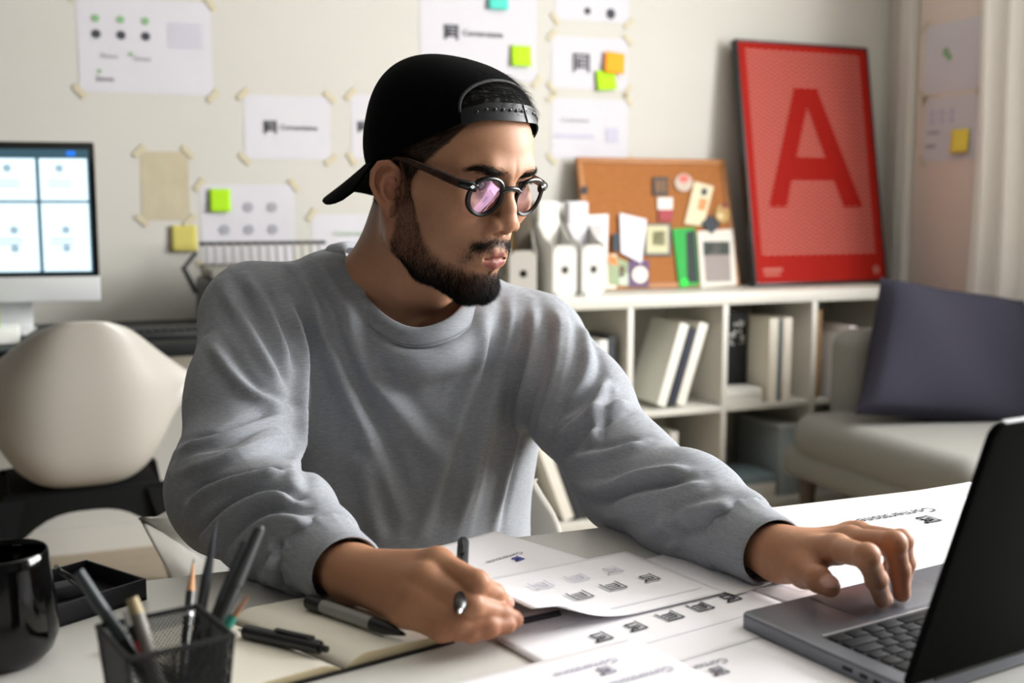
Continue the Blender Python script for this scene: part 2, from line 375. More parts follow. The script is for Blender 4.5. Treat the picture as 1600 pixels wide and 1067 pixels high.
def sticky(px0, py0, px1, py1, col, label, wall='back', rot=0.0, lift=.010):
    if wall == 'back': a = ony(px0, py0, WALL_Y); b = ony(px1, py1, WALL_Y); c = (a+b)/2+np.array([0, -lift, 0]); w = b[0]-a[0]; rz = 0
    else: a = onx(px0, py0, WALL_X-.024); b = onx(px1, py1, WALL_X-.024); c = (a+b)/2+np.array([-lift, 0, 0]); w = a[1]-b[1]; rz = -PI/2
    h = a[2]-b[2]; mb = MB(); n = 6; mb.grid([[((i/n-.5)*w, (j/n-.5)*h, .006*(1-j/n)**2) for i in range(n+1)] for j in range(n+1)])
    s = mb.build('sticky_note', mat('note_'+col, col, .8), None, c, smooth=80); s.rotation_euler = (PI/2, 0, rz); s.rotation_euler.rotate_axis('Z', rot); md = s.modifiers.new('t', 'SOLIDIFY'); md.thickness = .0004
    return tag(s, label, 'sticky note')
sticky(326, 295, 360, 331, '9fd20a', 'lime green sticky note on the sheet of round icons'); sticky(797, 71, 828, 105, 'a8d80c', 'lime green sticky note right of the cap on the large logo sheet')
sticky(761, -18, 792, 17, '4fc4b4', 'teal sticky note at the top edge above the cap'); sticky(942, 82, 972, 116, 'ff9d14', 'orange sticky note on the square-logo sheet', rot=-.08, lift=.016); sticky(930, 109, 960, 142, 'a6d80a', 'lime green sticky note tucked under the orange one', rot=.1)
sticky(266, 352, 308, 392, 'bdb25e', 'pale yellow sticky note below the tan paper')
o, w, h = wall_sheet(218, 236, 297, 344, 'tan kraft paper sheet taped right of the monitor', mat('paper_tan', 'b5ab92', .85, noise=.06, nscale=12))
o, w, h = wall_sheet(1447, 42, 1532, 138, 'upper sheet on the door panel with a small green mark', wall='right'); ink(o, INK_G, lambda mb: [disc(mb, -.03, .02, .018, 5), disc(mb, -.012, .0, .012)])
o, w, h = wall_sheet(1447, 155, 1530, 248, 'lower sheet on the door panel carrying the yellow note', wall='right'); ink(o, INK_P, lambda mb: [disc(mb, x, y, .012) for y in (.06, .03) for x in (-.10, -.05, 0)]); ink(o, INK_L, lambda mb: [rect(mb, -.09, -.01, .06, .01), rect(mb, -.10, -.06, .05, .012)])
sticky(1490, 203, 1516, 238, 'e6cf52', 'yellow sticky note on the lower sheet of the door panel', wall='right')
# ================================================================== CUBE SHELF
SX = [1.013, 1.373, 1.733, 2.093, 2.455, 2.817]; SF, SB, ST = 3.26, 3.645, .77
m_sh = mat('shelf_white', 'c8c6bd', .45)
shelf = empty('cube_shelf', ((SX[0]+SX[-1])/2, (SF+SB)/2, 0), 0, 'white open cube shelf of two rows along the back wall', 'shelf'); _so = shelf.location.copy()
def spart(name, c, s): mb = MB(); mb.box(Vector(c)-_so, s, bevel=.0025); return mb.build(name, m_sh, shelf)
yc, dy = (SF+SB)/2, SB-SF
spart('top_board', ((SX[0]+SX[-1])/2, yc, ST-.02), (SX[-1]-SX[0]+.04, dy, .04)); spart('bottom_board', ((SX[0]+SX[-1])/2, yc, .02), (SX[-1]-SX[0]+.04, dy, .04))
for i in range(5): spart('middle_board', ((SX[i]+SX[i+1])/2, yc, .375), (SX[i+1]-SX[i]-.022, dy-.002, .02))
for i, x in enumerate(SX): spart('side_panel' if i in (0, 5) else 'divider', (x, yc, ST/2), (.04 if i in (0, 5) else .022, dy-.001, ST-.08))
spart('back_panel', ((SX[0]+SX[-1])/2, SB-.003, ST/2), (SX[-1]-SX[0], .006, ST-.08))
# ---- books: cover boards, spine and page block
def book(x, y, z, t, d, h, col, label, lean=0.0, yaw=0.0, flat=False, group=None, spine=None):
    o = empty('book', (x, y, z), yaw, label, 'book', group); mc = mat('book_'+col, col, .55)
    if lean: o.rotation_euler = (0, lean, yaw)
    if flat: o.rotation_euler = (0, -PI/2, yaw)
    c = .0028
    for sx in (-1, 1): mb = MB(); mb.box((sx*(t/2-c/2), 0, h/2), (c, d, h), bevel=.0006); mb.build('cover_board', mc, o)
    mb = MB(); mb.box((0, -d/2+c/2, h/2), (t-2*c, c, h)); mb.build('spine', mat('book_'+(spine or col), spine or col, .55), o)
    mb = MB(); mb.box((0, .003, h/2), (t-2*c, d-.014, h-.008)); mb.build('page_block', mat('pages', 'e6e1d4', .9), o); return o
ZU, ZL = .386, .041
book(1.862, 3.38, ZU+.012, .034, .20, .285, 'dcdcd2', 'thick pale book leaning right, foremost of three in the shelf centre', lean=.30)
book(1.905, 3.385, ZU+.010, .026, .20, .27, '262a38', 'dark book leaning between two pale books in the shelf centre', lean=.30)
book(1.942, 3.39, ZU+.010, .034, .20, .285, 'e2ded4', 'white book leaning right, rightmost of three in the shelf centre', lean=.30)
b = book(2.225, 3.49, ZU, .085, .20, .30, '0e1216', 'thick black book with white flourishes on its spine in the right cube')
mb = MB()
for k in range(26): disc(mb, random.uniform(-.036, .036), random.uniform(.19, .27), random.uniform(.002, .006), 6)
mb.build('spine_print', mat('print_white', 'd6d6d2', .7), b, (0, -.1012, 0), (PI/2, 0, 0), smooth=None)
book(2.290, 3.37, ZU, .034, .21, .290, 'e0dacb', 'ivory book next to the thick black book'); book(2.318, 3.37, ZU, .016, .20, .285, '5d686e', 'thin slate book between two ivory books'); book(2.347, 3.37, ZU, .034, .21, .290, 'e4dccf', 'cream book at the right end of the upright row')
for k in range(2): book(2.255, 3.325, ZU+.0125+.0255*k, .024, .10, .145, 'dad8d2' if k else 'cfcdc4', ('upper' if k else 'lower')+' white book lying flat before the thick black book', flat=True)
book(1.655, 3.40, ZU, .03, .20, .24, 'd8d8d4', 'white book just behind his upper arm'); book(1.688, 3.40, ZU, .022, .20, .25, '3c4048', 'dark grey book beside the white one behind his arm'); book(1.620, 3.40, ZU, .03, .20, .235, 'c9c9c6', 'light grey book partly hidden behind his upper arm')
book(1.80, 3.40, ZL, .03, .2, .24, '23262a', 'black book in the lower cube above his forearm'); book(1.84, 3.40, ZL, .034, .2, .26, 'd8d4ca', 'ivory book beside the black one in the lower cube'); book(1.885, 3.40, ZL, .03, .2, .25, 'dedcd8', 'white book third from left in the lower cube'); book(1.925, 3.40, ZL, .03, .2, .26, 'c8c4bc', 'beige book at the right of the lower cube row')
for k, (cc, lb) in enumerate((('d9d5ca', 'ivory book tilted left, nearest his side in the bottom cube'), ('23262a', 'black book tilted left between pale books in the bottom cube'), ('e0dcd2', 'thick white book tilted left in the middle of the bottom cube'), ('3a2a26', 'dark brown book tilted left in the bottom cube'), ('cfc4b8', 'beige book tilted left, last of the bottom cube row'))): book(1.522+.044*k, 3.37, ZL+.008, .036, .2, .27, cc, lb, lean=-.36)
for k, cc in enumerate(('cfcbc0', 'd8d6cf', '7b8c92')): book(2.318, 3.37, ZL+.0145+.029*k, .028, .2, .20, cc, ('bottom', 'middle', 'top')[k]+' book of the flat pile in the lower right cube', flat=True)
# grey storage box in the lower right cube
o = empty('storage_box', (2.385, 3.42, ZL), 0, 'grey translucent storage box standing in the lower right cube', 'box'); mb = MB(); mb.box((0, 0, .12), (.085, .26, .24), bevel=.006); mb.build('body', mat('box_bluegrey', '9aa3a6', .35), o); mb = MB(); mb.box((0, 0, .247), (.09, .265, .014), bevel=.004); mb.build('lid', mat('box_lid', 'b8bcbc', .4), o)
book(2.495, 3.40, ZU, .022, .22, .31, '8c6b44', 'brown folder standing at the edge of the far right cube'); book(2.535, 3.36, ZU+.003, .02, .18, .22, 'c8c8c8', 'silver grey book leaning in the far right cube', lean=.12); book(2.58, 3.36, ZU+.005, .03, .18, .25, 'ded6d0', 'pale book leaning in the far right cube', lean=.2)
# ---- magazine files on top
m_file = mat('file_white', 'c6c4be', .5)
def magfile(x, y, yaw, label, m=m_file, hi=.30, lo=.165, w=.085, d=.25):
    o = empty('magazine_file', (x, y, ST), yaw, label, 'magazine file', 'magazine files on the shelf'); t = .004
    prof = [(-d/2, 0), (d/2, 0), (d/2, hi), (d/2-.05, hi), (-d/2+.06, lo+.02), (-d/2, lo)]
    for s in (-1, 1): mb = MB(); mb.prism([(p[0], p[1]) for p in prof], -t/2, t/2, Matrix.Translation((s*(w/2-t/2), 0, 0)) @ Matrix(((0, 0, 1, 0), (1, 0, 0, 0), (0, 1, 0, 0), (0, 0, 0, 1)))); mb.build('side', m, o, smooth=None)
    n = 20; r = .013; hz = lo*.52; mb = MB(); ring = [(r*math.cos(2*PI*i/n), hz+r*math.sin(2*PI*i/n)) for i in range(n)]; outer = []
    for i in range(n):
        a = 2*PI*i/n; c_, s_ = math.cos(a), math.sin(a); k = min((w/2)/max(abs(c_), 1e-6), (lo*.5 if s_ > 0 else lo*.5)/max(abs(s_), 1e-6)); outer.append((c_*k, lo/2+s_*k))
    mb.add([(p[0], -d/2, p[1]) for p in ring]+[(p[0], -d/2, p[1]) for p in outer], [(i, (i+1) % n, n+(i+1) % n, n+i) for i in range(n)]); f = mb.build('front', m, o, smooth=None); md = f.modifiers.new('t', 'SOLIDIFY'); md.thickness = .004
    mb = MB(); mb.tube([(r*math.cos(2*PI*i/n), -d/2-.001, hz+r*math.sin(2*PI*i/n)) for i in range(n)], .0025, n=6, closed=True); mb.build('finger_ring', mat('ring_steel', '8a8d8c', .4, .6), o)
    mb = MB(); mb.box((0, d/2-t/2, hi/2), (w-2*t, t, hi)); mb.build('back', m, o); mb = MB(); mb.box((0, 0, t/2), (w-2*t, d-2*t, t)); mb.build('base', m, o)
    return o
magfile(1.520, 3.44, 0, 'white magazine file with a round finger hole, left of the front pair'); magfile(1.622, 3.44, 0, 'white magazine file with a round finger hole beside the corkboard foot')
magfile(1.408, 3.42, -.30, 'grey-white magazine file holding brown folders, just right of his face', mat('file_grey', 'b9b6af', .5), hi=.27, lo=.15)
def filed(x, y, z, w, h, d, rot, col, label, name='paper_sheaf', cat='papers'):
    mb = MB(); n = 4
    for k in range(n): mb.box((0, (k-n/2)*d/n, h/2+random.uniform(-.004, .004)), (w, d/n*.6, h), bevel=.0005)
    s = mb.build(name, mat('sheaf_'+col, col, .8), None, (x, y, z), rot); return tag(s, label, cat)
filed(1.517, 3.46, ST+.006, .072, .30, .05, (0, 0, PI/2*.0), 'd9d6cf', 'pale sheaf of papers standing in the left white file'); filed(1.622, 3.45, ST+.006, .070, .30, .04, (0, 0, .0), 'cfccd2', 'lilac white sheaf of papers standing in the right white file')
filed(1.398, 3.44, ST+.006, .05, .33, .02, (0, -.12, -.35), '8d7450', 'brown kraft folder leaning out of the grey file', 'folder', 'folder'); filed(1.416, 3.42, ST+.006, .05, .30, .02, (0, .04, -.35), '5c5347', 'dark folder inside the grey file', 'folder', 'folder'); filed(1.432, 3.45, ST+.006, .02, .31, .02, (0, 0, -.35), '8f8b86', 'grey sheet sleeve inside the grey file', 'folder', 'folder')
# ---- corkboard leaning on the wall
CB0, CB1 = np.array([2.0, 3.495, ST+.003]), np.array([2.0, 3.612, ST+.458]); _cu = (CB1-CB0); CBH = np.linalg.norm(_cu); _cang = math.atan2(_cu[1], _cu[2])
cork = empty('corkboard', CB0, 0, 'brown corkboard with pinned cards leaning on the shelf', 'corkboard'); cork.rotation_euler = (-_cang, 0, 0); CW = .60
mb = MB(); mb.box((0, .009, CBH/2), (CW-.03, .012, CBH-.03)); mb.build('cork_sheet', mat('cork', '985f2e', .9, noise=.12, nscale=80, bump=.3, bscale=250), cork)
m_cf = mat('cork_frame', 'a06a38', .55, noise=.15, nscale=20, stretch=(1, 1, 6))
for c, s in (((0, .009, .01), (CW, .022, .02)), ((0, .009, CBH-.01), (CW, .022, .02)), ((-CW/2+.01, .009, CBH/2), (.02, .022, CBH-.04)), ((CW/2-.01, .009, CBH/2), (.02, .022, CBH-.04))): mb = MB(); mb.box(c, s, bevel=.002); mb.build('frame_rail', m_cf, cork)
CM = Matrix.Translation(Vector(CB0)) @ Matrix.Rotation(-_cang, 4, 'X'); CMI = CM.inverted()
def corkpt(px, py):
    o_ = CMI @ Vector(C_O); d_ = CMI.to_3x3() @ Vector(ray(px, py)); t = (.002-o_.y)/d_.y; p = o_+d_*t; return p.x, p.z
def pinned(quad, col, name, label, cat, k=1, deco=()):
    pts = [corkpt(*q) for q in quad]; cx = sum(p[0] for p in pts)/len(pts); cz = sum(p[1] for p in pts)/len(pts)
    mb = MB(); mb.prism([(p[0]-cx, p[1]-cz) for p in pts], 0, .0012); o = mb.build(name, mat('card_'+col, col, .7), None, smooth=None)
    o.matrix_world = CM @ Matrix.Translation((cx, -.001-.002*k, cz)) @ Matrix.Rotation(PI/2, 4, 'X')
    for q, c in deco:
        pp = [corkpt(*r) for r in q]; mb = MB(); mb.prism([(p[0]-cx, p[1]-cz) for p in pp], .0013, .0017); mb.build('print', mat('card_'+c, c, .7), o, smooth=None)
    return tag(o, label, cat)
def rq(x0, y0, x1, y1, sk=0): return [(x0, y1), (x1+sk, y1), (x1, y0), (x0-sk, y0)]
pinned(rq(907, 292, 917, 304), '2b2c30', 'pin_card', 'tiny black card near the left edge of the corkboard', 'card')
pinned(rq(1019, 277, 1043, 306), '4a4038', 'photo_card', 'small dark photo pinned at the corkboard top', 'photo', deco=[(rq(1024, 283, 1030, 300), '7d5a3a'), (rq(1033, 283, 1038, 300), '7d5a3a')])
def disc_q(cx, cy, rx, ry, n=18): return [(cx+rx*math.cos(2*PI*i/n), cy-ry*math.sin(2*PI*i/n)) for i in range(n)]
pinned(disc_q(1067, 286, 14, 14), 'b9a99a', 'round_sticker', 'round grey and red sticker on the corkboard', 'sticker', deco=[(disc_q(1067, 280, 8, 6), 'c8675e')])
pinned(rq(1026, 309, 1050, 328), 'd8cfc8', 'price_tag', 'white and crimson tag pinned above the yellowish card', 'tag', deco=[(rq(1028, 328, 1050, 346), '9a3a40')])
pinned([(1068, 350), (1098, 354), (1114, 292), (1084, 284)], 'd4c6a6', 'postcard', 'cream postcard pinned at a tilt at upper right', 'card', deco=[([(1088, 328), (1100, 330), (1104, 312), (1092, 310)], 'c88a58'), ([(1093, 305), (1103, 306), (1104, 296), (1096, 294)], '3c4450')])
pinned([(1110, 366), (1124, 352), (1109, 336), (1093, 350)], '30343a', 'coaster', 'dark diamond-set square card at the right of the corkboard', 'card', 3)
pinned(disc_q(1128, 334, 12, 15), 'a9874f', 'dried_flower_card', 'mottled ochre card near the right frame of the corkboard', 'card', deco=[(disc_q(1131, 322, 5, 4), '7a2c34'), (disc_q(1124, 338, 5, 5), 'c9b88a')])
pinned(rq(1006, 350, 1047, 400), '565c60', 'picture_card', 'yellowish picture with grey border in the middle of the corkboard', 'picture', deco=[(rq(1009, 353, 1043, 396), 'bdb995'), (rq(1018, 362, 1038, 384), 'a9aa72')])
pinned([(1060, 450), (1091, 446), (1084, 356), (1049, 358)], '1f9a3c', 'flyer', 'bright green and black flyer on the corkboard', 'flyer', 2, deco=[([(1072, 442), (1089, 442), (1083, 360), (1070, 364)], '1d2a28'), ([(1064, 448), (1074, 446), (1073, 436), (1062, 437)], '22d83c')])
pinned([(1094, 450), (1150, 446), (1144, 358), (1088, 362)], 'cfcac0', 'framed_photo', 'white-bordered photo in the lower right corner of the corkboard', 'photo', deco=[([(1101, 441), (1141, 440), (1138, 378), (1097, 378)], '8d8480'), ([(1098, 400), (1139, 398), (1138, 378), (1097, 378)], '4c5a54')])
pinned(rq(936, 398, 962, 452), 'd8cdbb', 'note_sheet', 'ivory sheet pinned low beside the magazine files', 'paper', deco=[(rq(940, 405, 950, 415), 'bdb6b0')])
pinned([(950, 445), (986, 448), (986, 412), (948, 398)], '8d9a78', 'floral_card', 'floral card of orange and green at the foot of the corkboard', 'card', 2, deco=[([(950, 412), (964, 416), (960, 402), (949, 399)], 'd0783a'), (rq(966, 428, 982, 446), 'b8c4b0'), (rq(966, 416, 974, 434), '5a4a34')])
pinned(rq(980, 408, 1012, 449), '5a4466', 'badge_card', 'purple card with a cream disc at the foot of the corkboard', 'card', 3, deco=[(disc_q(998, 430, 12, 13), 'e2dac6')])
pinned([(906, 398), (946, 404), (948, 336), (908, 338)], 'dcdad8', 'paper_sheet', 'white sheet of sketches pinned above the magazine files', 'paper', 5, deco=[(rq(918, 352, 938, 372), 'b9b1b2'), (rq(922, 378, 940, 392), 'c2bcbc')])
pinned([(968, 396), (1000, 412), (1008, 344), (966, 334)], 'd9d7e0', 'paper_sheet', 'pale lilac sheet pinned at the left centre of the corkboard', 'paper', 4)
pinned(rq(955, 366, 964, 394), '2c3a44', 'bookmark', 'dark blue bookmark between the two white pinned sheets', 'card', 6)
# ---- red poster in black frame
PB0 = np.array([2.625, 3.46, ST+.004]); PB1 = np.array([2.625, 3.615, ST+.885]); _pu = PB1-PB0; PHT = np.linalg.norm(_pu); _pang = math.atan2(_pu[1], _pu[2]); PW = .605
post = empty('framed_poster', PB0, 0, 'red poster of a large letter A in a black frame', 'poster'); post.rotation_euler = (-_pang, 0, .04)
m_blk = mat('frame_black', '0d0d0e', .4)
for c, s in (((0, 0, .004), (PW, .034, .008)), ((0, 0, PHT-.004), (PW, .034, .008)), ((-PW/2+.004, 0, PHT/2), (.008, .034, PHT-.016)), ((PW/2-.004, 0, PHT/2), (.008, .034, PHT-.016))): mb = MB(); mb.box(c, s, bevel=.001); mb.build('frame_rail', m_blk, post)
mb = MB(); mb.box((0, -.008, PHT/2), (PW-.012, .012, PHT-.012)); mb.build('print_sheet', mat('poster_red', '921a12', .6, spec=.08), post)
mb = MB(); NL = 44; x0, x1 = -PW/2+.04, PW/2-.045; z0, z1 = .115, PHT-.04
for k in range(NL):
    zc = z0+(z1-z0)*k/(NL-1); wv = [(x0+(x1-x0)*i/96, zc+.0042*math.asin(math.sin(i*2*PI/6))/(PI/2)) for i in range(97)]
    mb.grid([[(x, -.0146, z-.0044) for x, z in wv], [(x, -.0146, z+.0044) for x, z in wv]])
mb.build('wave_print', mat('poster_pink', 'ae685e', .7, spec=.08), post, smooth=None)
mb = MB(); A_out = [(-.215, .285), (-.06, .725), (.045, .725), (.215, .285), (.125, .285), (.088, .385), (-.105, .385), (-.135, .285)]; A_in = [(-.075, .465), (.058, .465), (-.007, .655)]
bm = bmesh.new(); vo = [bm.verts.new((p[0], 0, p[1])) for p in A_out]; vi = [bm.verts.new((p[0], 0, p[1])) for p in A_in]
for q in ((vo[0], vo[1], vi[0], vo[6], vo[7]), (vo[1], vi[2], vi[0]), (vo[1], vo[2], vi[2]), (vo[2], vi[1], vi[2]), (vo[2], vo[3], vo[4], vo[5], vi[1]), (vo[5], vo[6], vi[0], vi[1])): bm.faces.new(q)
bmesh.ops.recalc_face_normals(bm, faces=bm.faces); me = bpy.data.meshes.new('letter_a'); bm.to_mesh(me); bm.free()
link('letter_a', me, mat('poster_red_deep', '8c150d', .6, spec=.08), post, (0, -.0155, 0))
mb = MB(); rect(mb, -.22, .055, .085, .012); rect(mb, -.225, .038, .07, .008); mb.build('print_line', mat('poster_pink'[:], 'b2665b'), post, (0, -.0150, 0), (PI/2, 0, 0), smooth=None)
mb = MB(); disc(mb, .255, .045, .016, 20); mb.build('print_seal', mat('poster_pink', 'b2665b'), post, (0, -.0150, 0), (PI/2, 0, 0), smooth=None)
# ================================================================== SHELL CHAIRS
m_shell = mat('shell_offwhite', 'a6a39c', .38); m_leg = mat('leg_black_wood', '08090a', .6, spec=.15)
def make_chair(label):
    o = empty('shell_armchair', (0, 0, 0), 0, label, 'chair', 'white shell armchairs')
    prof = [(-.245, .415), (-.20, .432), (-.10, .415), (0, .395), (.10, .385), (.165, .40), (.205, .45), (.228, .53), (.245, .62), (.258, .71), (.270, .775), (.276, .80)]
    hw = [.19, .205, .22, .232, .236, .238, .240, .240, .226, .175, .118, .065]; rise = [.01, .06, .15, .225, .255, .25, .20, .125, .035, .0, -.01, -.015]; fwd = [0, 0, .0, .0, .01, .03, .07, .105, .115, .095, .06, .03]; fl = [.0, .01, .025, .04, .05, .055, .055, .05, .035, .012, .0, .0]
    n = 24; cp = catmull([np.array([*p, a, b, c, d]) for p, a, b, c, d in zip(prof, hw, rise, fwd, fl)], 4); rows = []
    for q in cp:
        row = []
        for i in range(n+1):
            u = -1+2*i/n; a = abs(u); k = a**3.2; lip = max(a-.86, 0)/.14
            row.append((math.copysign(a**.9, u)*q[2]+math.copysign(lip**1.5*q[5], u)*1.0, q[0]-q[4]*k, q[1]+q[3]*k - lip**2*.008))
        rows.append(row)
    mb = MB(); mb.grid(rows); s = mb.build('shell', m_shell, o, smooth=80); md = s.modifiers.new('t', 'SOLIDIFY'); md.thickness = .007; md.offset = 0; sb = s.modifiers.new('s', 'SUBSURF'); sb.levels = 1; sb.render_levels = 1
    for sx in (-1, 1):
        for sy in (-1, 1):
            mb = MB(); a = Vector((sx*.17, sy*.15, .375)); b = Vector((sx*.255, sy*.235, 0)); d = b-a
            vs = []
            for t, w1, w2 in ((0, .032, .022), (.5, .024, .018), (1, .014, .012)):
                c = a+d*t; vs += [c+Vector((x*w1, y*w2, 0)) for x, y in ((-1, -1), (1, -1), (1, 1), (-1, 1))]
            mb.add(vs, [(0, 1, 2, 3), (11, 10, 9, 8)]+[(i*4+j, i*4+4+j, i*4+4+(j+1) % 4, i*4+(j+1) % 4) for i in range(2) for j in range(4)]); mb.build('leg', m_leg, o, smooth=30)
    for sy in (-1, 1):                                             # arched rail between each pair of legs
        mb = MB(); top = []; bot = []
        for i in range(17):
            u = -1+i/8; top.append((u*.185, .382)); bot.append((u*(.185+.03*abs(u)**3), .335-.135*abs(u)**3.0))
        t_ = .022; mb.grid([[(x, sy*.152-t_/2, z) for x, z in top], [(x, sy*.16-t_/2, z) for x, z in bot], [(x, sy*.16+t_/2, z) for x, z in bot], [(x, sy*.152+t_/2, z) for x, z in top], [(x, sy*.152-t_/2, z) for x, z in top]]); mb.build('rail', m_leg, o, smooth=30)
    mb = MB(); mb.box((0, 0, .378), (.34, .30, .018), bevel=.004); mb.build('seat_base', m_leg, o)
    return o
ch = make_chair('off-white shell armchair with black legs pulled up to the back desk'); ch.location = (.045, 3.02, 0)
# the shell's back faces the camera, so its seat points at the back desk
ch.rotation_euler.z = PI+.06
ch2 = copy_tree(ch); ch2['label'] = 'off-white shell armchair the man is sitting in'; ch2.location = (.385, 1.44, 0); ch2.rotation_euler.z = .0
# ================================================================== BACK DESK
bd = empty('computer_desk', (.0, 3.31, 0), 0, 'dark-topped computer desk against the back wall behind the shell chair', 'desk'); m_bd = mat('desk_black', '101214', .5, spec=.25)
mb = MB(); mb.box((-.10, 0, .695), (1.35, .64, .035), bevel=.003); mb.build('tabletop', m_bd, bd)
for x in (-.72, .52):
    for y in (-.28, .28): mb = MB(); mb.box((x, y, .339), (.04, .04, .677), bevel=.003); mb.build('leg', m_bd, bd)
mb = MB(); mb.box((-.10, .28, .60), (1.2, .02, .12)); mb.build('modesty_panel', mat('desk_panel', 'bdb8ac', .6), bd)
BZ = .7125
# all-in-one monitor
mo = empty('computer_monitor', (-.155, 3.40, BZ), 0, 'silver all-in-one computer with a grid of pages on screen', 'monitor'); mo.rotation_euler = (0, 0, math.radians(-9))
MWID, MH, MZ = .56, .435, .085
m_si = mat('silver_alu', 'dfe1e2', .35, .2); m_gl = mat('bezel_black', '07090c', .12)
mb = MB(); mb.box((0, 0, MZ+MH-.183), (MWID, .012, .366), bevel=.005); mb.build('bezel', m_gl, mo); mb = MB(); mb.box((0, 0, MZ+.0345), (MWID, .012, .069), bevel=.004); mb.build('chin', m_si, mo)
mb = MB(); mb.box((0, .016, MZ+MH/2), (MWID-.01, .02, MH-.01), bevel=.009); mb.build('back_shell', m_si, mo)
mb = MB(); mb.tube([(0, .03, MZ+.16), (0, .075, MZ+.08), (0, .07, .012), (0, .02, .006)], [.012]*4, n=12, sx=1, sy=7.5, upv=(0, 1, 0)); mb.build('stand', m_si, mo, smooth=40)
mb = MB(); mb.box((0, .01, .004), (.19, .17, .008), bevel=.004); mb.build('base', m_si, mo)
scr = mat('screen_pale_blue', 'cfe6f4', .3, emit=1.05); scd = mat('screen_teal', '3a5866', .3, emit=.45)
SWD, SHT, SZ = MWID-.03, .335, MZ+MH-.355
mb = MB(); mb.box((0, -.0063, SZ+SHT/2), (SWD, .0012, SHT)); s_ = mb.build('screen', scd, mo, smooth=None)
cw = SWD/4; tiles = [(i, j) for i in range(4) for j in range(2)]
for i, j in tiles:
    hh = .186 if j == 0 else .113; zz = SZ+.004+hh/2 if j == 0 else SZ+.197+hh/2
    mb = MB(); mb.box((-SWD/2+cw*(i+.5), -.0072, zz), (cw-.010, .0008, hh)); p_ = mb.build('page', scr, mo, smooth=None)
    ik = mat('screen_ink', '9fb6c4', .4, emit=.5)
    mb = MB(); [disc(mb, -SWD/2+cw*(i+.5)+x, zz+y, .011) for x, y in (((.0, .02), (.0, -.03)) if j == 0 else ((-.01, .03), ))]; [rect(mb, -SWD/2+cw*(i+.5)-.01, zz-.005-.012*k, .06, .004) for k in range(2)]; mb.build('page_print', ik, mo, (0, -.0079, 0), (PI/2, 0, 0), smooth=None)
mb = MB(); rect(mb, SWD/2-.045, SZ+SHT-.011, .022, .012); mb.build('toolbar_badge', mat('screen_blue', '1f6fe0', .3, emit=1.0), mo, (0, -.0076, 0), (PI/2, 0, 0), smooth=None)
# keyboard with keys
kb = empty('keyboard', (.17, 3.16, BZ), .02, 'black keyboard on the back desk behind the shell chair', 'keyboard'); mb = MB(); mb.box((0, 0, .009), (.44, .14, .018), bevel=.004); mb.build('case', mat('key_case', '101214', .5), kb)
mb = MB(); mb.box((0, 0, .004), (.0185, .0175, .008), bevel=.002); kme = mb.mesh('key', 40)
for r in range(5):
    for c in range(21): link('key', kme, mat('key_black', '1a1c1f', .5), kb, (-.203+c*.0203, -.05+r*.024, .0185))
tag(MB().box((0, 0, .02), (.20, .13, .04), bevel=.004).build('paper_stack', mat('stack_white', 'd8dad4', .7), None, (-.185, 3.19, BZ)), 'white block of paper at the left end of the back desk', 'paper')
sticky_d = MB(); sticky_d.box((0, 0, .0), (.076, .0015, .076)); tag(sticky_d.build('sticky_note', mat('note_9fd20a', '9fd20a', .8), None, (-.168, 3.165, BZ+.079), (-.1, 0, 0)), 'lime green sticky note standing below the monitor at the left edge', 'sticky note')
# printer / plotter behind his shoulder
pr = empty('printer', (.60, 3.40, BZ), .0, 'dark grey printer with a slatted paper feed behind his shoulder', 'printer'); m_pd = mat('printer_dark', '2c2d2f', .5); m_pg = mat('printer_grey', '8a877f', .5)
mb = MB(); mb.box((0, 0, .07), (.40, .30, .14), bevel=.018, seg=3); mb.build('body', m_pd, pr); mb = MB(); mb.box((0, -.02, .155), (.38, .24, .03), bevel=.01); mb.build('top_cover', m_pg, pr)
for k in range(14): mb = MB(); mb.box((-.17+k*.026, .09, .20), (.008, .006, .075), rot=(-.25, 0, 0), bevel=.002); mb.build('feed_slat', m_pg, pr)
for z in (.17, .235): mb = MB(); mb.tube([(-.19, .085+(z-.17)*.25, z), (.19, .085+(z-.17)*.25, z)], .006, n=8); mb.build('feed_rail', m_pd, pr)
mb = MB(); mb.tube([(-.22, -.05, .10), (-.25, -.02, .17), (-.21, .03, .21)], .008, n=8); mb.build('side_lever', m_pd, pr)
mb = MB(); mb.box((0, -.152, .05), (.28, .012, .03), bevel=.004); mb.build('output_slot', mat('slot_black', '08090a', .4), pr)
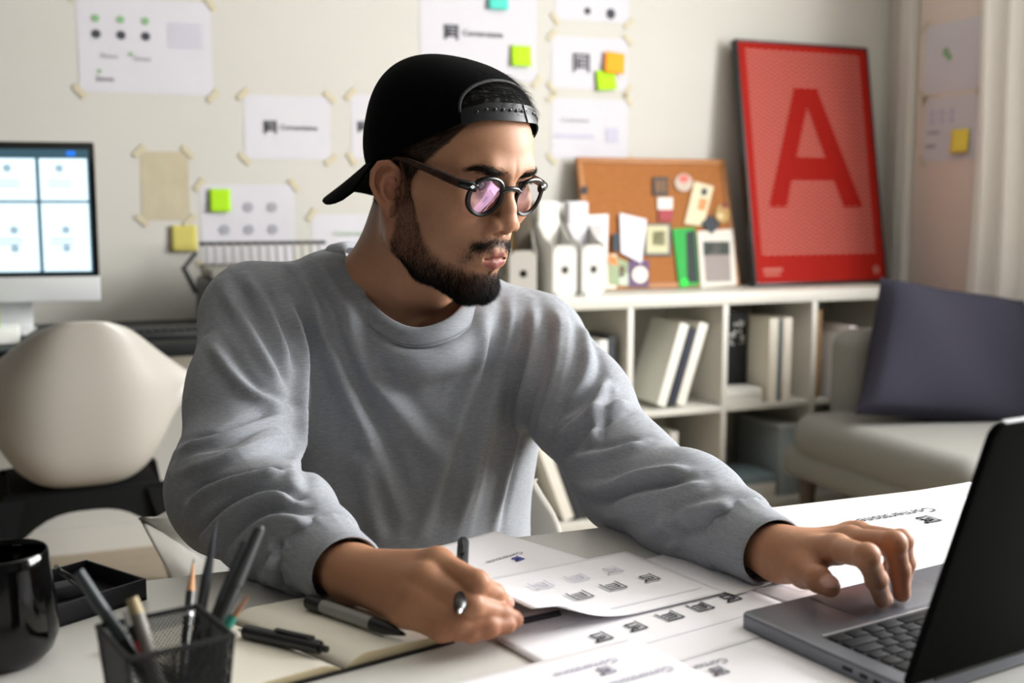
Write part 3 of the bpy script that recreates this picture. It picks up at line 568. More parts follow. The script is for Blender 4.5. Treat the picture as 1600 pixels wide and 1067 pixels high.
# ================================================================== SOFA AND CUSHION
so = empty('sofa', (2.55, 2.66, 0), 0, 'light grey fabric sofa with a low back in front of the shelf', 'sofa'); m_so = mat('sofa_fabric', '7a7974', .95, noise=.06, nscale=300, bump=.2, bscale=500)
mb = MB(); mb.box((0, 0, .235), (.72, .84, .11), bevel=.04, seg=4); mb.build('base', m_so, so); mb = MB(); mb.box((-.005, -.035, .325), (.73, .80, .15), bevel=.065, seg=6); mb.build('seat_cushion', m_so, so)
mb = MB(); mb.box((.085, .335, .46), (.55, .17, .40), bevel=.06, seg=6); mb.build('backrest', m_so, so)
for x in (-.30, .30):
    for y in (-.34, .34): mb = MB(); mb.lathe([(.02, .0), (.028, .19)], 12, cap=True); mb.build('leg', mat('sofa_leg', '4a4038', .5), so, (x, y, 0))
def pillow(w, h, t):
    rows = []; n = 26
    front = []; 
    for s in (1, -1):
        r_ = []
        for j in range(n+1):
            row = []
            for i in range(n+1):
                u, v = -1+2*i/n, -1+2*j/n; pin = 1-.07*(1-abs(u)**2)*abs(v)**6-.0; k = max((1-u**4)*(1-v**4), 0)**.42
                x = u*(w/2)*(1-.06*(1-v*v)*abs(u)**4)*(1-.10*v) + .03*v; z = v*(h/2)*(1-.06*(1-u*u)*abs(v)**4)
                row.append((x, s*-(t/2)*k+.006*math.sin(u*5+v*3)*k, z))
            r_.append(row)
        rows.append(r_)
    mb = MB(); mb.grid(rows[0]); mb.grid([r[::-1] for r in rows[1]]); return mb
pl = pillow(.60, .46, .16); cu2 = pl.build('cushion', mat('cushion_charcoal', '2b2a33', .95, noise=.08, nscale=250, spec=.1), None, (2.605, 2.765, .592), (-.30, 0, 0), smooth=80); tag(cu2, 'charcoal square cushion leaning on the sofa back', 'cushion')
cu2.rotation_euler = (math.radians(-24), math.radians(9), math.radians(-8))
# ================================================================== PERSON: head
PH, HP, HROLL = math.radians(47), math.radians(17), math.radians(0)
H_O = at(698, 300, 1.29)
_h = C_R*math.sin(PH) - _fh*math.cos(PH)
_y = _h*math.cos(HP) - np.array([0, 0, math.sin(HP)]); _z = _h*math.sin(HP) + np.array([0, 0, math.cos(HP)]); _x = np.cross(_y, _z)
H_R = np.stack([_x, _y, _z], 1)                                    # head axes: x = his right (near side), y = forward, z = up
HMAT = Matrix([[*H_R[i]*0.001, H_O[i]] for i in range(3)] + [[0, 0, 0, 1]])
def h2w(P): return (np.asarray(P, float)*.001) @ H_R.T + H_O
def w2h(P): return ((np.asarray(P, float)-H_O) @ H_R)*1000
NECK_B = at(618, 462, 1.42)                                       # base of the neck, inside the collar
_nb = w2h(NECK_B); TRAP = [w2h(NECK_B+np.array([s*.085, .015, -.012])) for s in (-1, 1)]

def rotz(a): c, s = math.cos(a), math.sin(a); return np.array([[c, -s, 0], [s, c, 0], [0, 0, 1]], F32)
def rotx(a): c, s = math.cos(a), math.sin(a); return np.array([[1, 0, 0], [0, c, -s], [0, s, c]], F32)
def roty(a): c, s = math.cos(a), math.sin(a); return np.array([[c, 0, s], [0, 1, 0], [-s, 0, c]], F32)
EYE = (31.5, 75.0, 24.0)
def ear_sdf(A):                                                    # A: mirrored head coords (x>0)
    # ear plane: u along y (back negative), z up, pushed out towards the back
    q = (A-v3(72, -9, 1))*1.06; a = math.radians(24); c, s = math.cos(a), math.sin(a)
    u = q[:, 1]*c + q[:, 0]*-s*1.0; w = q[:, 0]*c + q[:, 1]*s; z = q[:, 2]   # u forward in ear plane, w outwards
    tilt = math.radians(12); u2 = u*math.cos(tilt)+z*math.sin(tilt); z2 = -u*math.sin(tilt)+z*math.cos(tilt)
    E_ = np.stack([u2, w, z2], 1)
    hel = [(6, 2, 2), (11, 6, 12), (9.5, 9, 23), (0, 12, 30.5), (-11, 14, 29), (-19, 15, 19), (-20.5, 15, 5), (-15.5, 13, -10), (-8, 9, -21)]
    back = ell(E_, (-7, 2, 2), (13, 9, 24))                         # root that ties the ear to the skull
    plate = ell(E_, (-4.5, 8, 4), (17, 3.0, 29)); d = smin(back, plate, 4)
    d = smax(d, -chain(E_, [(1, 14.5, 24), (-9, 16.5, 23), (-15, 17.5, 13), (-15.5, 17, 2), (-12, 15, -9)], [3.2, 3.6, 3.6, 3.2, 2.4]), 2)   # scapha groove
    d = smax(d, -ell(E_, (1.5, 11, -2), (9.5, 9.5, 11.5)), 2)       # concha
    d = smax(d, -ell(E_, (3, 12, 10.5), (7, 6.5, 5)), 2)
    d = smin(d, chain(E_, hel, [2.6, 2.9, 3.2, 3.5, 3.6, 3.4, 3.2, 3.0, 3.2]), 1.6)
    d = smin(d, ell(E_, (-1, 7.5, -23.5), (7.5, 3.8, 8.5)), 3.5)     # lobe
    d = smin(d, chain(E_, [(1, 10, 19), (-6, 12, 15.5), (-10, 12.8, 5), (-9, 12, -6), (-3, 10, -14)], [1.8, 2.4, 2.7, 2.6, 2.4]), 2.2)  # antihelix
    d = smin(d, ell(E_, (9, 8, -4), (3.8, 3.8, 5.6)), 2.5)           # tragus
    return d
def warp(P):
    w = sstep(5, 50, P[:, 1]); sh = np.interp(P[:, 2], [-125, -100, -47, -12, 18, 48, 120, 160], [3, 4, 5, 10, 9, 9, 7, 0])
    Q = np.array(P, F32); Q[:, 2] = P[:, 2]-w*sh; Q[:, 1] = P[:, 1]+w*4; return Q
def head_sdf(P0):
    P = warp(P0); A = P.copy(); A[:, 0] = np.abs(A[:, 0])
    d = ell(P, (0, -10, 50), (75, 96, 84))
    d = smin(d, ell(P, (0, 24, 52), (64, 69, 60)), 26)              # forehead
    d = smin(d, ell(P, (0, 34, -6), (61, 55, 66)), 22)              # mid face
    d = smin(d, ell(A, (38, 60, -8), (25, 26, 26)), 20)             # cheek / zygoma
    d = smin(d, rcone(A, (62, 28, 6), (46, 66, 2), 10, 15), 16)
    d = smin(d, ell(P, (0, 30, -58), (50, 50, 40)), 20)             # lower face
    d = smin(d, chain(A, [(56, -6, -20), (53, -2, -58), (40, 34, -78), (16, 74, -92)], [14, 15, 15, 15], 10), 18)   # jaw
    d = smin(d, ell(P, (0, 80, -88), (23, 17, 18)), 14)             # chin
    d = smin(d, ell(P, (0, 74.5, -46), (33, 25.5, 32)), 16)             # muzzle
    d = smin(d, chain(A, [(6, 89, 39), (28, 86, 41), (48, 70, 38)], [10, 10.5, 9], 6), 14)   # brow ridge
    d = smax(d, -ell(A, (31, 100, 22), (21, 18, 12.5)), 12)         # socket
    d = smax(d, -ell(A, (15, 100, 22), (7, 9, 12)), 8)
    # nose
    n = chain(P, [(0, 86, 32), (0, 92, 20), (0, 101, 2), (0, 104, -12)], [8.5, 7.5, 8.0, 10.5], 5)
    n = smin(n, ell(P, (0, 104.5, -14), (11.5, 9.5, 9.5)), 5)
    n = smin(n, ell(A, (13.5, 98, -18.5), (8, 11, 8)), 5)
    n = smin(n, rcone(P, (0, 94, -22), (0, 103, -22), 7, 5.5), 5)
    d = smin(d, n, 9)
    d = smax(d, -ell(A, (8, 101, -27), (4.2, 6, 4), rotz(.35)), 2.5)   # nostrils
    d = smax(d, -rcone(A, (22.5, 96, -12), (24, 92, -27), 1.2, 1.0), 7)     # alar crease
    # mouth
    d = smax(d, -rcone(P, (0, 106.5, -33), (0, 106, -40), 1.5, 2.0), 6)
    up = chain(A, [(28, 82, -51.5), (16, 91.5, -49.4), (6, 96.2, -47.6), (0, 96.2, -48.4)], [2.4, 3.8, 4.3, 4.2], 3)
    lo = chain(A, [(26, 82, -53.5), (15, 91.5, -57.5), (0, 95.4, -59.4)], [2.4, 5.2, 6.4], 3)
    d = smin(d, up, 8); d = smin(d, lo, 6)
    d = smax(d, -chain(A, [(30, 83.5, -52.6), (16, 96.2, -53.2), (5, 101.0, -52.4), (0, 101.0, -53.0)], [1.0, 1.5, 1.7, 1.7]), 2.0)
    d = smax(d, -rcone(A, (0, 104, -73), (14, 98, -71), 3, 2), 9)   # chin fold
    # eyelids
    lid = ell(A, EYE, (13.6, 13.6, 13.2)); lid = smin(lid, rcone(A, (EYE[0]-12, 81, 26.0), (EYE[0]+13, 75, 26.5), 3.6, 3.0), 5)
    d = smin(d, lid, 4)
    d = smax(d, -ell(A, (EYE[0]+.5, 88, 22.6), (13.6, 16, 4.6)), 1.2)
    d = smax(d, -ell(A, EYE, (12.2, 12.2, 12.2)), .5)
    # ear
    A0 = P0.copy(); A0[:, 0] = np.abs(A0[:, 0]); m = A0[:, 0] > 48; e = np.full(len(P), 30, F32)
    if m.any(): e[m] = ear_sdf(A0[m])
    d = smin(d, e, 5)
    return d
def neck_sdf(P):
    nb = _nb
    d = rcone(P, (0, -24, -20), tuple(nb), 56, 60); d = smin(d, rcone(P, (0, -50, -20), (nb[0], nb[1]-14, nb[2]+10), 38, 44), 25)
    d = smin(d, rcone(P, (0, 8, -62), (nb[0]*.75, nb[1]*.75+48, nb[2]*.75), 30, 26), 30)
    for s in (1, -1): d = smin(d, rcone(P, (s*58, -22, -22), (nb[0]+s*20, nb[1]+48, nb[2]-14), 13, 12), 18)
    for sp in TRAP: d = smin(d, rcone(P, (0, -36, -78), tuple(sp), 30, 34), 26)
    d = smin(d, ell(P, (nb[0], nb[1]-5, nb[2]-75), (150, 85, 80)), 40)
    return d
def headneck(P): return smin(head_sdf(P), neck_sdf(P), 20)
_V, _Q = mesh_sdf(headneck, (-175, -150, -300), (175, 140, 150), 1.8)
_V = relax(_V, _Q, 1)
# ---- skin tones: lips, beard-shadow skin, warm cheeks/nose/ears (head coords, mm)
def skin_col(V):
    V0 = V; V = warp(V).astype(float); x, y, z = V.T; ax = np.abs(x); n = len(V)
    base = np.array(lin('b98a6c')); c = np.tile(base, (n, 1))
    red = np.array(lin('ad6c55'))
    w = np.exp(-((ax-44)/16)**2-((z+8)/15)**2)*(y > 30)*.45 + np.exp(-(x/14)**2-((z+15)/12)**2-((y-107)/14)**2)*.5
    w += sstep(64, 72, ax)*(y < 18)*(y > -50)*.45
    c += (red-c)*np.clip(w, 0, 1)[:, None]
    lip = np.array(lin('8a4f46')); P = V.astype(F32); A = P.copy(); A[:, 0] = np.abs(A[:, 0])
    l = np.minimum(chain(A, [(27, 83, -51.5), (15, 94, -49.4), (6, 99.4, -47.8), (0, 99.4, -48.6)], [2.2, 3.2, 3.9, 3.7]), chain(A, [(25, 83, -53.5), (14, 94.5, -57), (0, 99, -58.6)], [2.0, 4.4, 5.8]))
    m = sstep(1.2, -.6, l)*(y > 70); c += (lip-c)*m[:, None]
    b = np.clip(beard_density(V0), 0, 1); dark = np.array(lin('4a3026')); c += (dark-c)*(b*.8)[:, None]; c += (np.array(lin('2e1d16'))-c)*(sstep(.45, .9, b)*(z > -50)*(y > 70)*.55)[:, None]
    hair = np.array(lin('17120f')); hm = hair_mask(V0); c += (hair-c)*(hm*.9)[:, None]
    return c
def beard_density(V):
    x, y, z = warp(V).astype(float).T; ax = np.abs(x)
    # upper border of the beard: from the sideburn in front of the ear down the cheek to the mouth corner
    up = np.interp(y, [2, 14, 20, 32, 48, 62, 74, 90, 110], [40, 30, -18, -42, -58, -66, -68, -72, -76])
    lo = np.interp(y, [-8, 4, 20, 45, 80, 110], [-66, -72, -92, -106, -122, -125])
    d = sstep(up+7, up-10, z)*sstep(lo-4, lo+8, z)*sstep(-4, 4, y)*(ax > 0)
    d *= np.where(z > -30, sstep(27, 19, y), 1.0)                  # sideburn stays narrow
    chin = sstep(-66, -74, z)*sstep(28, 18, ax)*sstep(60, 72, y); d = np.maximum(d, chin)
    soul = np.exp(-(ax/6)**2-((z+69)/4.5)**2)*(y > 80)*.8
    mu = np.exp(-((z-(-37.5-np.maximum(ax-8, 0)*.26))/5.6)**2)*sstep(34, 26, ax)*(y > 74)*sstep(-27, -31, z)
    con = np.exp(-((ax-31)/4)**2)*sstep(-72, -60, z)*sstep(-42, -50, z)*(y > 60)*.35
    return np.clip(np.maximum.reduce([d*.9, soul, mu*.85, con]), 0, 1)*(y > -6)
def hair_mask(V):
    x, y, z = V.T; ax = np.abs(x)
    line = np.interp(y, [-120, -40, -18, -4, 6, 16, 26, 40, 52, 62], [-25, -22, 8, 32, 14, 18, 34, 52, 68, 90])
    m = sstep(line-3, line+5, z)*sstep(66, 56, y)*(ax > 30)
    back = sstep(-34, -26, z)*sstep(-44, -58, y)
    return np.clip(np.maximum(m, back), 0, 1)*(1-sstep(74, 78, ax)*(y > -34)*(y < 8)*(z < 38))
def neck_cut(V): return V
_col = skin_col(_V)
HEAD_V, HEAD_Q, HEAD_C = h2w(_V), _Q, _col
HEADN = vnormals(_V, _Q)
# ---- eyes
def build_eyes(parent):
    for s in (1, -1):
        mb = MB(); M = Matrix.Translation((s*EYE[0], EYE[1]-4, EYE[2]+9)) @ Matrix.Rotation(math.radians(-7), 4, 'X') @ Matrix.Rotation(math.radians(-4), 4, 'Z') @ Matrix.Rotation(-PI/2, 4, 'X')
        prof = [(12.0*math.sin(a), 12.0*math.cos(a)) for a in np.linspace(0.001, PI, 28)]
        mb.lathe(prof, 32, M)
        me = mb.mesh('eyeball', 80); me.transform(HMAT)
        e = link('eyeball', me, mat('eye_white', 'cfc4ba', .25), parent)
        mb = MB(); prof = [(6.1*math.cos(a), 11.0+1.35*math.sin(a)) for a in np.linspace(0, PI/2, 8)]; mb.lathe(prof, 28, M); me = mb.mesh('iris', 80); me.transform(HMAT); link('iris', me, mat('iris_brown', '1c100b', .06), parent)
# ---- hair pieces: brows, lashes, beard, moustache, sideburns, crown hair
def surf_samples(n, dens, box):
    V = _V; Q = _Q; c = V[Q].mean(1); m = np.all((c > np.array(box[0])) & (c < np.array(box[1])), 1); q = Q[m]
    a = np.linalg.norm(np.cross(V[q[:, 2]]-V[q[:, 0]], V[q[:, 3]]-V[q[:, 1]]), axis=1)*dens(c[m])
    p = a/a.sum(); k = rng.choice(len(q), n, p=p); u, w = rng.random((2, n, 1)); qq = q[k]
    P = (V[qq[:, 0]]*(1-u)+V[qq[:, 1]]*u)*(1-w)+(V[qq[:, 3]]*(1-u)+V[qq[:, 2]]*u)*w
    N = HEADN[qq[:, 0]]; return P, N
def nrm(a): return a/(np.linalg.norm(a, axis=1)[:, None]+1e-9)
def build_hair(parent):
    hm = mat('hair_black', '060504', .62, noise=.3, nscale=300, spec=.2)
    # beard
    P, N = surf_samples(27000, lambda c: beard_density(c)**1.5*np.where((c[:, 1] > 66) & (c[:, 2] > -48), 2.0, .30+.70*sstep(-45, -78, c[:, 2])), ((-80, -6, -130), (80, 130, 40)))
    T = np.tile([0, .35, -1.0], (len(P), 1)); T[:, 1] = np.where(P[:, 1] > 70, .55, .25); T[:, 0] += np.sign(P[:, 0])*.05
    D = nrm(nrm(T - N*(T*N).sum(1)[:, None]) + N*.30 + rng.normal(size=P.shape)*.22)
    ln = (3.5+4.5*sstep(-55, -90, P[:, 2])+rng.random(len(P))*3)*np.where(P[:, 1] > 60, 1.15, 1.0); mu = (P[:, 2] > -41) & (P[:, 1] > 70); ln[mu] = 3.4+rng.random(mu.sum())*2.2
    D[mu] = nrm(nrm(np.stack([np.sign(P[mu, 0])*.75, np.zeros(mu.sum()), -np.ones(mu.sum())], 1)-N[mu]*.0)+N[mu]*.25+rng.normal(size=(mu.sum(), 3))*.18)
    strands('beard', P-N*.3, D, ln, .12, hm, parent, curl=N*-.10, M=HMAT)
    # eyebrows
    for s in (1, -1):
        P, N = surf_samples(1700, lambda c: np.exp(-((c[:, 2]-np.interp(np.abs(c[:, 0]), [10, 20, 36, 46, 54], [43, 46, 50, 50, 46]))/np.interp(np.abs(c[:, 0]), [10, 22, 40, 54], [3.4, 3.8, 3.2, 1.4]))**2)*sstep(9, 13, np.abs(c[:, 0]))*sstep(55, 48, np.abs(c[:, 0])), ((min(0, s*60), 50, 25), (max(0, s*60), 120, 60)))
        ax = np.abs(P[:, 0]); T = np.stack([s*np.interp(ax, [10, 22, 50], [.35, 1, 1]), -.1*np.ones(len(P)), np.interp(ax, [10, 22, 38, 52], [1.0, .45, .05, -.5])], 1)
        D = nrm(nrm(T-N*(T*N).sum(1)[:, None])+N*.22+rng.normal(size=P.shape)*.12); strands('eyebrow', P-N*.3, D, 5+rng.random(len(P))*3, .11, hm, parent, M=HMAT)
    # temple and side hair below the cap
    P, N = surf_samples(15000, lambda c: hair_mask(c)*sstep(-45, -28, c[:, 2]), ((-95, -110, -45), (95, 56, 92)))
    T = np.stack([np.zeros(len(P)), np.full(len(P), -.75), np.full(len(P), -.62)], 1); front = (P[:, 1] > 6) & (P[:, 2] < 40); T[front] = [0, -.1, -1]
    D = nrm(nrm(T-N*(T*N).sum(1)[:, None])+N*.16+rng.normal(size=P.shape)*.13); strands('side_hair', P-N*.3, D, 6+rng.random(len(P))*7, .15, hm, parent, curl=N*-.12, M=HMAT)
    # hair swept under the strap opening: a combed mass with strands over it
    def massf(Q): 
        g = 1.6*np.sin(Q[:, 0]*.55+Q[:, 2]*.35+2*np.sin(Q[:, 2]*.12)); e = cap_ell(Q)+2.6+g*.5
        return smax(smax(e, 106+ (np.abs(Q[:, 0])/60)**2*-12 - Q[:, 2], 2), 8-Q[:, 1], 4)
    Vm, Qm = mesh_sdf(massf, (-84, 0, 76), (84, 112, 152), 2.0); Nm = vnormals(Vm, Qm); Vw = h2w(Vm); link('crown_hair', np_mesh('crown_hair', Vw, Qm), mat('hair_mass', '060505', .5), parent)
    k = rng.choice(np.where((Vm[:, 2] > 104) & (Vm[:, 1] > 18))[0], 4200); P = Vm[k]; N = Nm[k]; n = len(P)
    T = np.stack([np.full(n, -.80), np.full(n, .25), np.full(n, -.30)], 1)+rng.normal(size=(n, 3))*.12
    D = nrm(nrm(T-N*(T*N).sum(1)[:, None])+N*.12); ln = np.minimum(14+rng.random(n)*16, np.maximum(P[:, 2]-100, 3)*1.6); strands('crown_hair', P, D, ln, .17, hm, parent, curl=N*-.22, M=HMAT, seg=4)
    # lashes
    for s in (1, -1):
        n = 60; a = np.linspace(-1, 1, n); P = np.stack([s*(EYE[0]+.5+a*12.6), EYE[1]-4+13.2-4.5*a*a, 31.6+4.6*np.sqrt(np.maximum(1-a*a*.98, 0))+.3], 1)
        D = nrm(np.stack([s*a*.5, np.ones(n), .1+0*a], 1)+rng.normal(size=(n, 3))*.06); strands('upper_lash', P, D, 6+rng.random(n)*2, .16, hm, parent, curl=np.tile([0, 0, .35], (n, 1)), M=HMAT)
# ---- cap (worn backwards)
CAPC, CAPR = v3(0, -13, 58), v3(85, 106, 88)
RIM_Y, RIM_Z = [-120, -60, 0, 40, 58, 74, 100], [0, 12, 42, 74, 89, 99, 106]
def cap_ell(P):
    q = (P-CAPC)/CAPR; q = q.copy(); top = np.maximum(q[:, 2], 0); e = 2.5
    rr = (np.abs(q[:, 0])**2+np.abs(q[:, 1])**2+1e-9)**.5
    k = (rr**e+np.abs(q[:, 2])**e)**(1/e); return (k-1)*84
def cap_rim(P): return P[:, 2]-np.interp(P[:, 1], RIM_Y, RIM_Z)
def build_cap(person):
    fab = mat('cap_black_cotton', '040506', .95, noise=.25, nscale=900, bump=.35, bscale=900, spec=.05)
    cap = empty('baseball_cap'); cap.parent = person
    def crown(P):
        e = cap_ell(P); d = np.abs(e+.6)-1.9
        d = smax(d, -cap_rim(P), 1.0)
        arch = np.where(P[:, 1] > 20, np.sqrt((P[:, 0]/58)**2+(np.maximum(P[:, 2]-101, 0)/36)**2)-1, 1)*40
        return smax(d, -arch, 1.0)
    V, Q = mesh_sdf(crown, (-100, -130, -15), (100, 110, 165), 1.7); V = relax(V, Q, 1)
    link('crown', np_mesh('crown', h2w(V), Q), fab, cap)
    def onell(az, z, out=0.0):                                      # point on the cap surface; az 0 = front
        e = 2.5; q2 = abs((z-CAPC[2])/CAPR[2]); rr = max(1-q2**e, 0)**(1/e); p = np.array([math.sin(az)*rr*CAPR[0], math.cos(az)*rr*CAPR[1]+CAPC[1], z])
        nn = np.array([math.sin(az)/CAPR[0], math.cos(az)/CAPR[1], 0]); nn /= np.linalg.norm(nn); return p+nn*out
    def tubeobj(name, pts, r, m, **k):
        mb = MB(); mb.tube(pts, r, **k); me = mb.mesh(name, 60); me.transform(HMAT); return link(name, me, m, cap)
    # panel seams
    seam = mat('cap_seam', '101215', .9)
    for az in (math.radians(62), -math.radians(62), math.radians(125), -math.radians(125), PI):
        pts = []
        for z in np.linspace(10, 145, 34):
            p = onell(az, z, .4)
            if p[2]-np.interp(p[1], RIM_Y, RIM_Z) > 2: pts.append(p)
        if len(pts) > 4: tubeobj('panel_seam', pts, 1.0, seam, n=6)
    mb = MB(); mb.lathe([(.01, 3.4), (4, 3.2), (6.6, 1.8), (7.2, 0), (7.2, -2)], 20, Matrix.Translation((0, -13, 145))); me = mb.mesh('button', 50); me.transform(HMAT); link('button', me, fab, cap)
    # arch piping
    pts = []
    for t in np.linspace(0, PI, 40):
        x = 58*math.cos(t); z = 101+36*math.sin(t)
        e = 2.5; q2 = abs((z-CAPC[2])/CAPR[2]); rr = max(1-q2**e, 1e-3)**(1/e); yy = math.sqrt(max(rr*rr-(x/CAPR[0])**2, 0))*CAPR[1]+CAPC[1]; pts.append((x, yy, z))
    tubeobj('arch_piping', pts, 2.0, mat('cap_piping', '14171a', .7), n=8)
    # snap strap: two overlapping plastic bands
    plastic = mat('snap_plastic', '14181c', .42, spec=.4)
    for (a0, a1, out, nm) in ((50, -24, .8, 'strap'), (-10, -54, 2.4, 'strap')):
        top = []; bot = []; ts = np.linspace(math.radians(a0), math.radians(a1), 30); rows = [[], [], [], []]
        for a in ts:
            pz = onell(a, 100)[1]; zl = float(np.interp(pz, RIM_Y, RIM_Z))+.5; zh = zl+16.5
            rows[0].append(onell(a, zl, out)); rows[1].append(onell(a, zh, out+.2)); rows[2].append(onell(a, zh, out-1.4)); rows[3].append(onell(a, zl, out-1.4))
        mb = MB(); mb.grid([[rows[k][i] for k in range(4)] for i in range(30)], closed_u=True); mb.f.append((0, 1, 2, 3)); mb.f.append(tuple(29*4+k for k in (3, 2, 1, 0))); mb.mi += [0, 0]
        me = mb.mesh(nm, 40); bm = bmesh.new(); bm.from_mesh(me); bmesh.ops.recalc_face_normals(bm, faces=bm.faces); bm.to_mesh(me); bm.free(); me.transform(HMAT); st = link(nm, me, plastic, cap)
        for k in range(9):
            a = math.radians(a0-14 - (abs(a1-a0)-18)*k/8); zs = float(np.interp(onell(a, 100)[1], RIM_Y, RIM_Z))+10.5; p = onell(a, zs, out+.1); nn = onell(a, zs, out+1)-onell(a, zs, out); nn /= np.linalg.norm(nn)
            M = Matrix.Translation(Vector(p)) @ Vector(nn).to_track_quat('Z', 'Y').to_matrix().to_4x4()
            mb = MB(); mb.lathe([(.01, 1.2), (1.2, .8), (1.8, .6), (2.2, 0)], 12, M); me = mb.mesh('snap_stud', 50); me.transform(HMAT); link('snap_stud', me, mat('snap_dark', '0a0b0c', .3), cap)
    # bill: at the back, arched, tilted down
    rows = []; nu, nv = 33, 16
    for j in range(nv):
        v = j/(nv-1); row = []
        for i in range(nu):
            a = math.radians(-74+148*i/(nu-1)); azb = PI+a; zr = np.interp(-13-106*math.cos(a), RIM_Y, RIM_Z) + 3
            p = onell(azb, zr, -1.0); w = max(math.cos(a*90/74*PI/180*180/PI), 0) if False else max(1-(abs(a)/math.radians(74))**3.2, 0)**.7
            L = 63*w*v; outd = np.array([math.sin(azb)*.30, -1.0, 0]); outd /= np.linalg.norm(outd)
            drop = L*math.tan(math.radians(39)); arch = -(abs(math.sin(a))**2)*40*v*w**.3
            row.append(p+outd*L+np.array([0, 0, -drop+arch]))
        rows.append(row)
    mb = MB(); mb.grid(rows); bill = mb.build('bill', fab, cap, smooth=80); bill.data.transform(HMAT)
    md = bill.modifiers.new('thick', 'SOLIDIFY'); md.thickness = .0032; md.offset = 0
# ---- glasses
def build_glasses(person):
    g = empty('eyeglasses'); g.parent = person
    fr = mat('frame_black_acetate', '0b0d10', .26, spec=.4); tort = mat('temple_tortoise', '30150a', .18, noise=.95, nscale=110, spec=.6)
    GY, GZ = 94.0, 22.3; tl = math.radians(-7)
    def fp(x, z, o=0.0):                                            # frame-front plane, tilted and slightly wrapped
        return (x, GY+o-0.0016*x*x + (z)*math.sin(tl)*-1, GZ+z*math.cos(tl))
    def rim(t, s, k=1.0):                                            # panto lens outline
        c, q = math.cos(t), math.sin(t); rx = 22.5*k; rz = (20.5 if q > 0 else 21.5)*k
        x = rx*math.copysign(abs(c)**(.86 if q > 0 else 1.0), c); z = rz*math.copysign(abs(q)**(.86 if q > 0 else .98), q)
        return s*(34.0+x), z
    for s in (1, -1):
        mb = MB(); n = 56
        ring = [rim(2*PI*i/n, s) for i in range(n)]; ins = [rim(2*PI*i/n, s, .885) for i in range(n)]; out = [rim(2*PI*i/n, s, 1.075) for i in range(n)]
        rows = [[fp(*ins[i], 1.6), fp(*ring[i], 2.6), fp(*out[i], 1.6), fp(*out[i], -1.6), fp(*ring[i], -2.0), fp(*ins[i], -1.6)] for i in range(n)]; rows.append(rows[0])
        mb.grid(rows, closed_u=True); me = mb.mesh('rim', 40); bm = bmesh.new(); bm.from_mesh(me); bmesh.ops.remove_doubles(bm, verts=bm.verts, dist=.001); bmesh.ops.recalc_face_normals(bm, faces=bm.faces); bm.to_mesh(me); bm.free(); me.transform(HMAT); link('rim', me, fr, g)
        mb = MB(); n = 40; rings = [[fp(*rim(2*PI*i/n, s, .90*k), .3+1.6*(1-k*k)) for i in range(n)] for k in (1, .8, .6, .4, .2, .02)]
        mb.grid(rings, closed_u=True); me = mb.mesh('lens', 80); me.transform(HMAT); link('lens', me, lens_mat(), g)
        # end piece with rivet
        mb = MB(); mb.tube([fp(s*50, 9, .2), fp(s*56, 10.5, 0), fp(s*61.5, 11, -1.0), fp(s*65, 11, -6)], [5.2, 5.2, 5.0, 4.6], n=12, sx=1.0, sy=.62, upv=(0, 0, 1)); me = mb.mesh('end_piece', 50); me.transform(HMAT); link('end_piece', me, fr, g)
        mb = MB(); c0 = fp(s*57.5, 10.5, 3.2); mb.prism([(0, 2.2), (3.2, 0), (0, -2.2), (-3.2, 0)], -.2, .7, Matrix.Translation(c0) @ Matrix.Rotation(s*-.25, 4, 'Z') @ Matrix.Rotation(PI/2, 4, 'X') @ Matrix.Scale(-1, 4, (0, 0, 1))); me = mb.mesh('rivet', 30); me.transform(HMAT); link('rivet', me, mat('rivet_silver', 'd0d4d6', .25, 1.0), g)
        hx, hy, hz = fp(s*65, 11, -6)
        pts = [(hx, hy, hz), (s*68.5, 70, hz+1), (s*74.0, 40, hz+3), (s*77.5, 10, hz+4.5), (s*79, -6, hz+3.0), (s*79.5, -16, hz-6), (s*79, -24, hz-18), (s*77, -29, hz-30)]
        mb = MB(); mb.tube(pts, [5.0, 4.8, 4.2, 3.6, 3.3, 3.2, 3.4, 3.2], n=10, sx=1.0, sy=.45, upv=(0, 0, 1)); me = mb.mesh('temple', 60); me.transform(HMAT); link('temple', me, tort, g)
    # bridge + nose pads
    mb = MB(); mb.tube([fp(-13.5, 6, 0), fp(-7, 9.5, 1.5), fp(0, 10.6, 2.2), fp(7, 9.5, 1.5), fp(13.5, 6, 0)], [3.4, 2.9, 2.7, 2.9, 3.4], n=12, upv=(0, 0, 1)); me = mb.mesh('bridge', 60); me.transform(HMAT); link('bridge', me, fr, g)
    for s in (1, -1):
        mb = MB(); mb.tube([fp(s*11.5, 2, -2), fp(s*11.0, -4, -5), fp(s*12.5, -9, -4)], [2.2, 2.8, 1.8], n=10); me = mb.mesh('nose_pad', 60); me.transform(HMAT); link('nose_pad', me, fr, g)
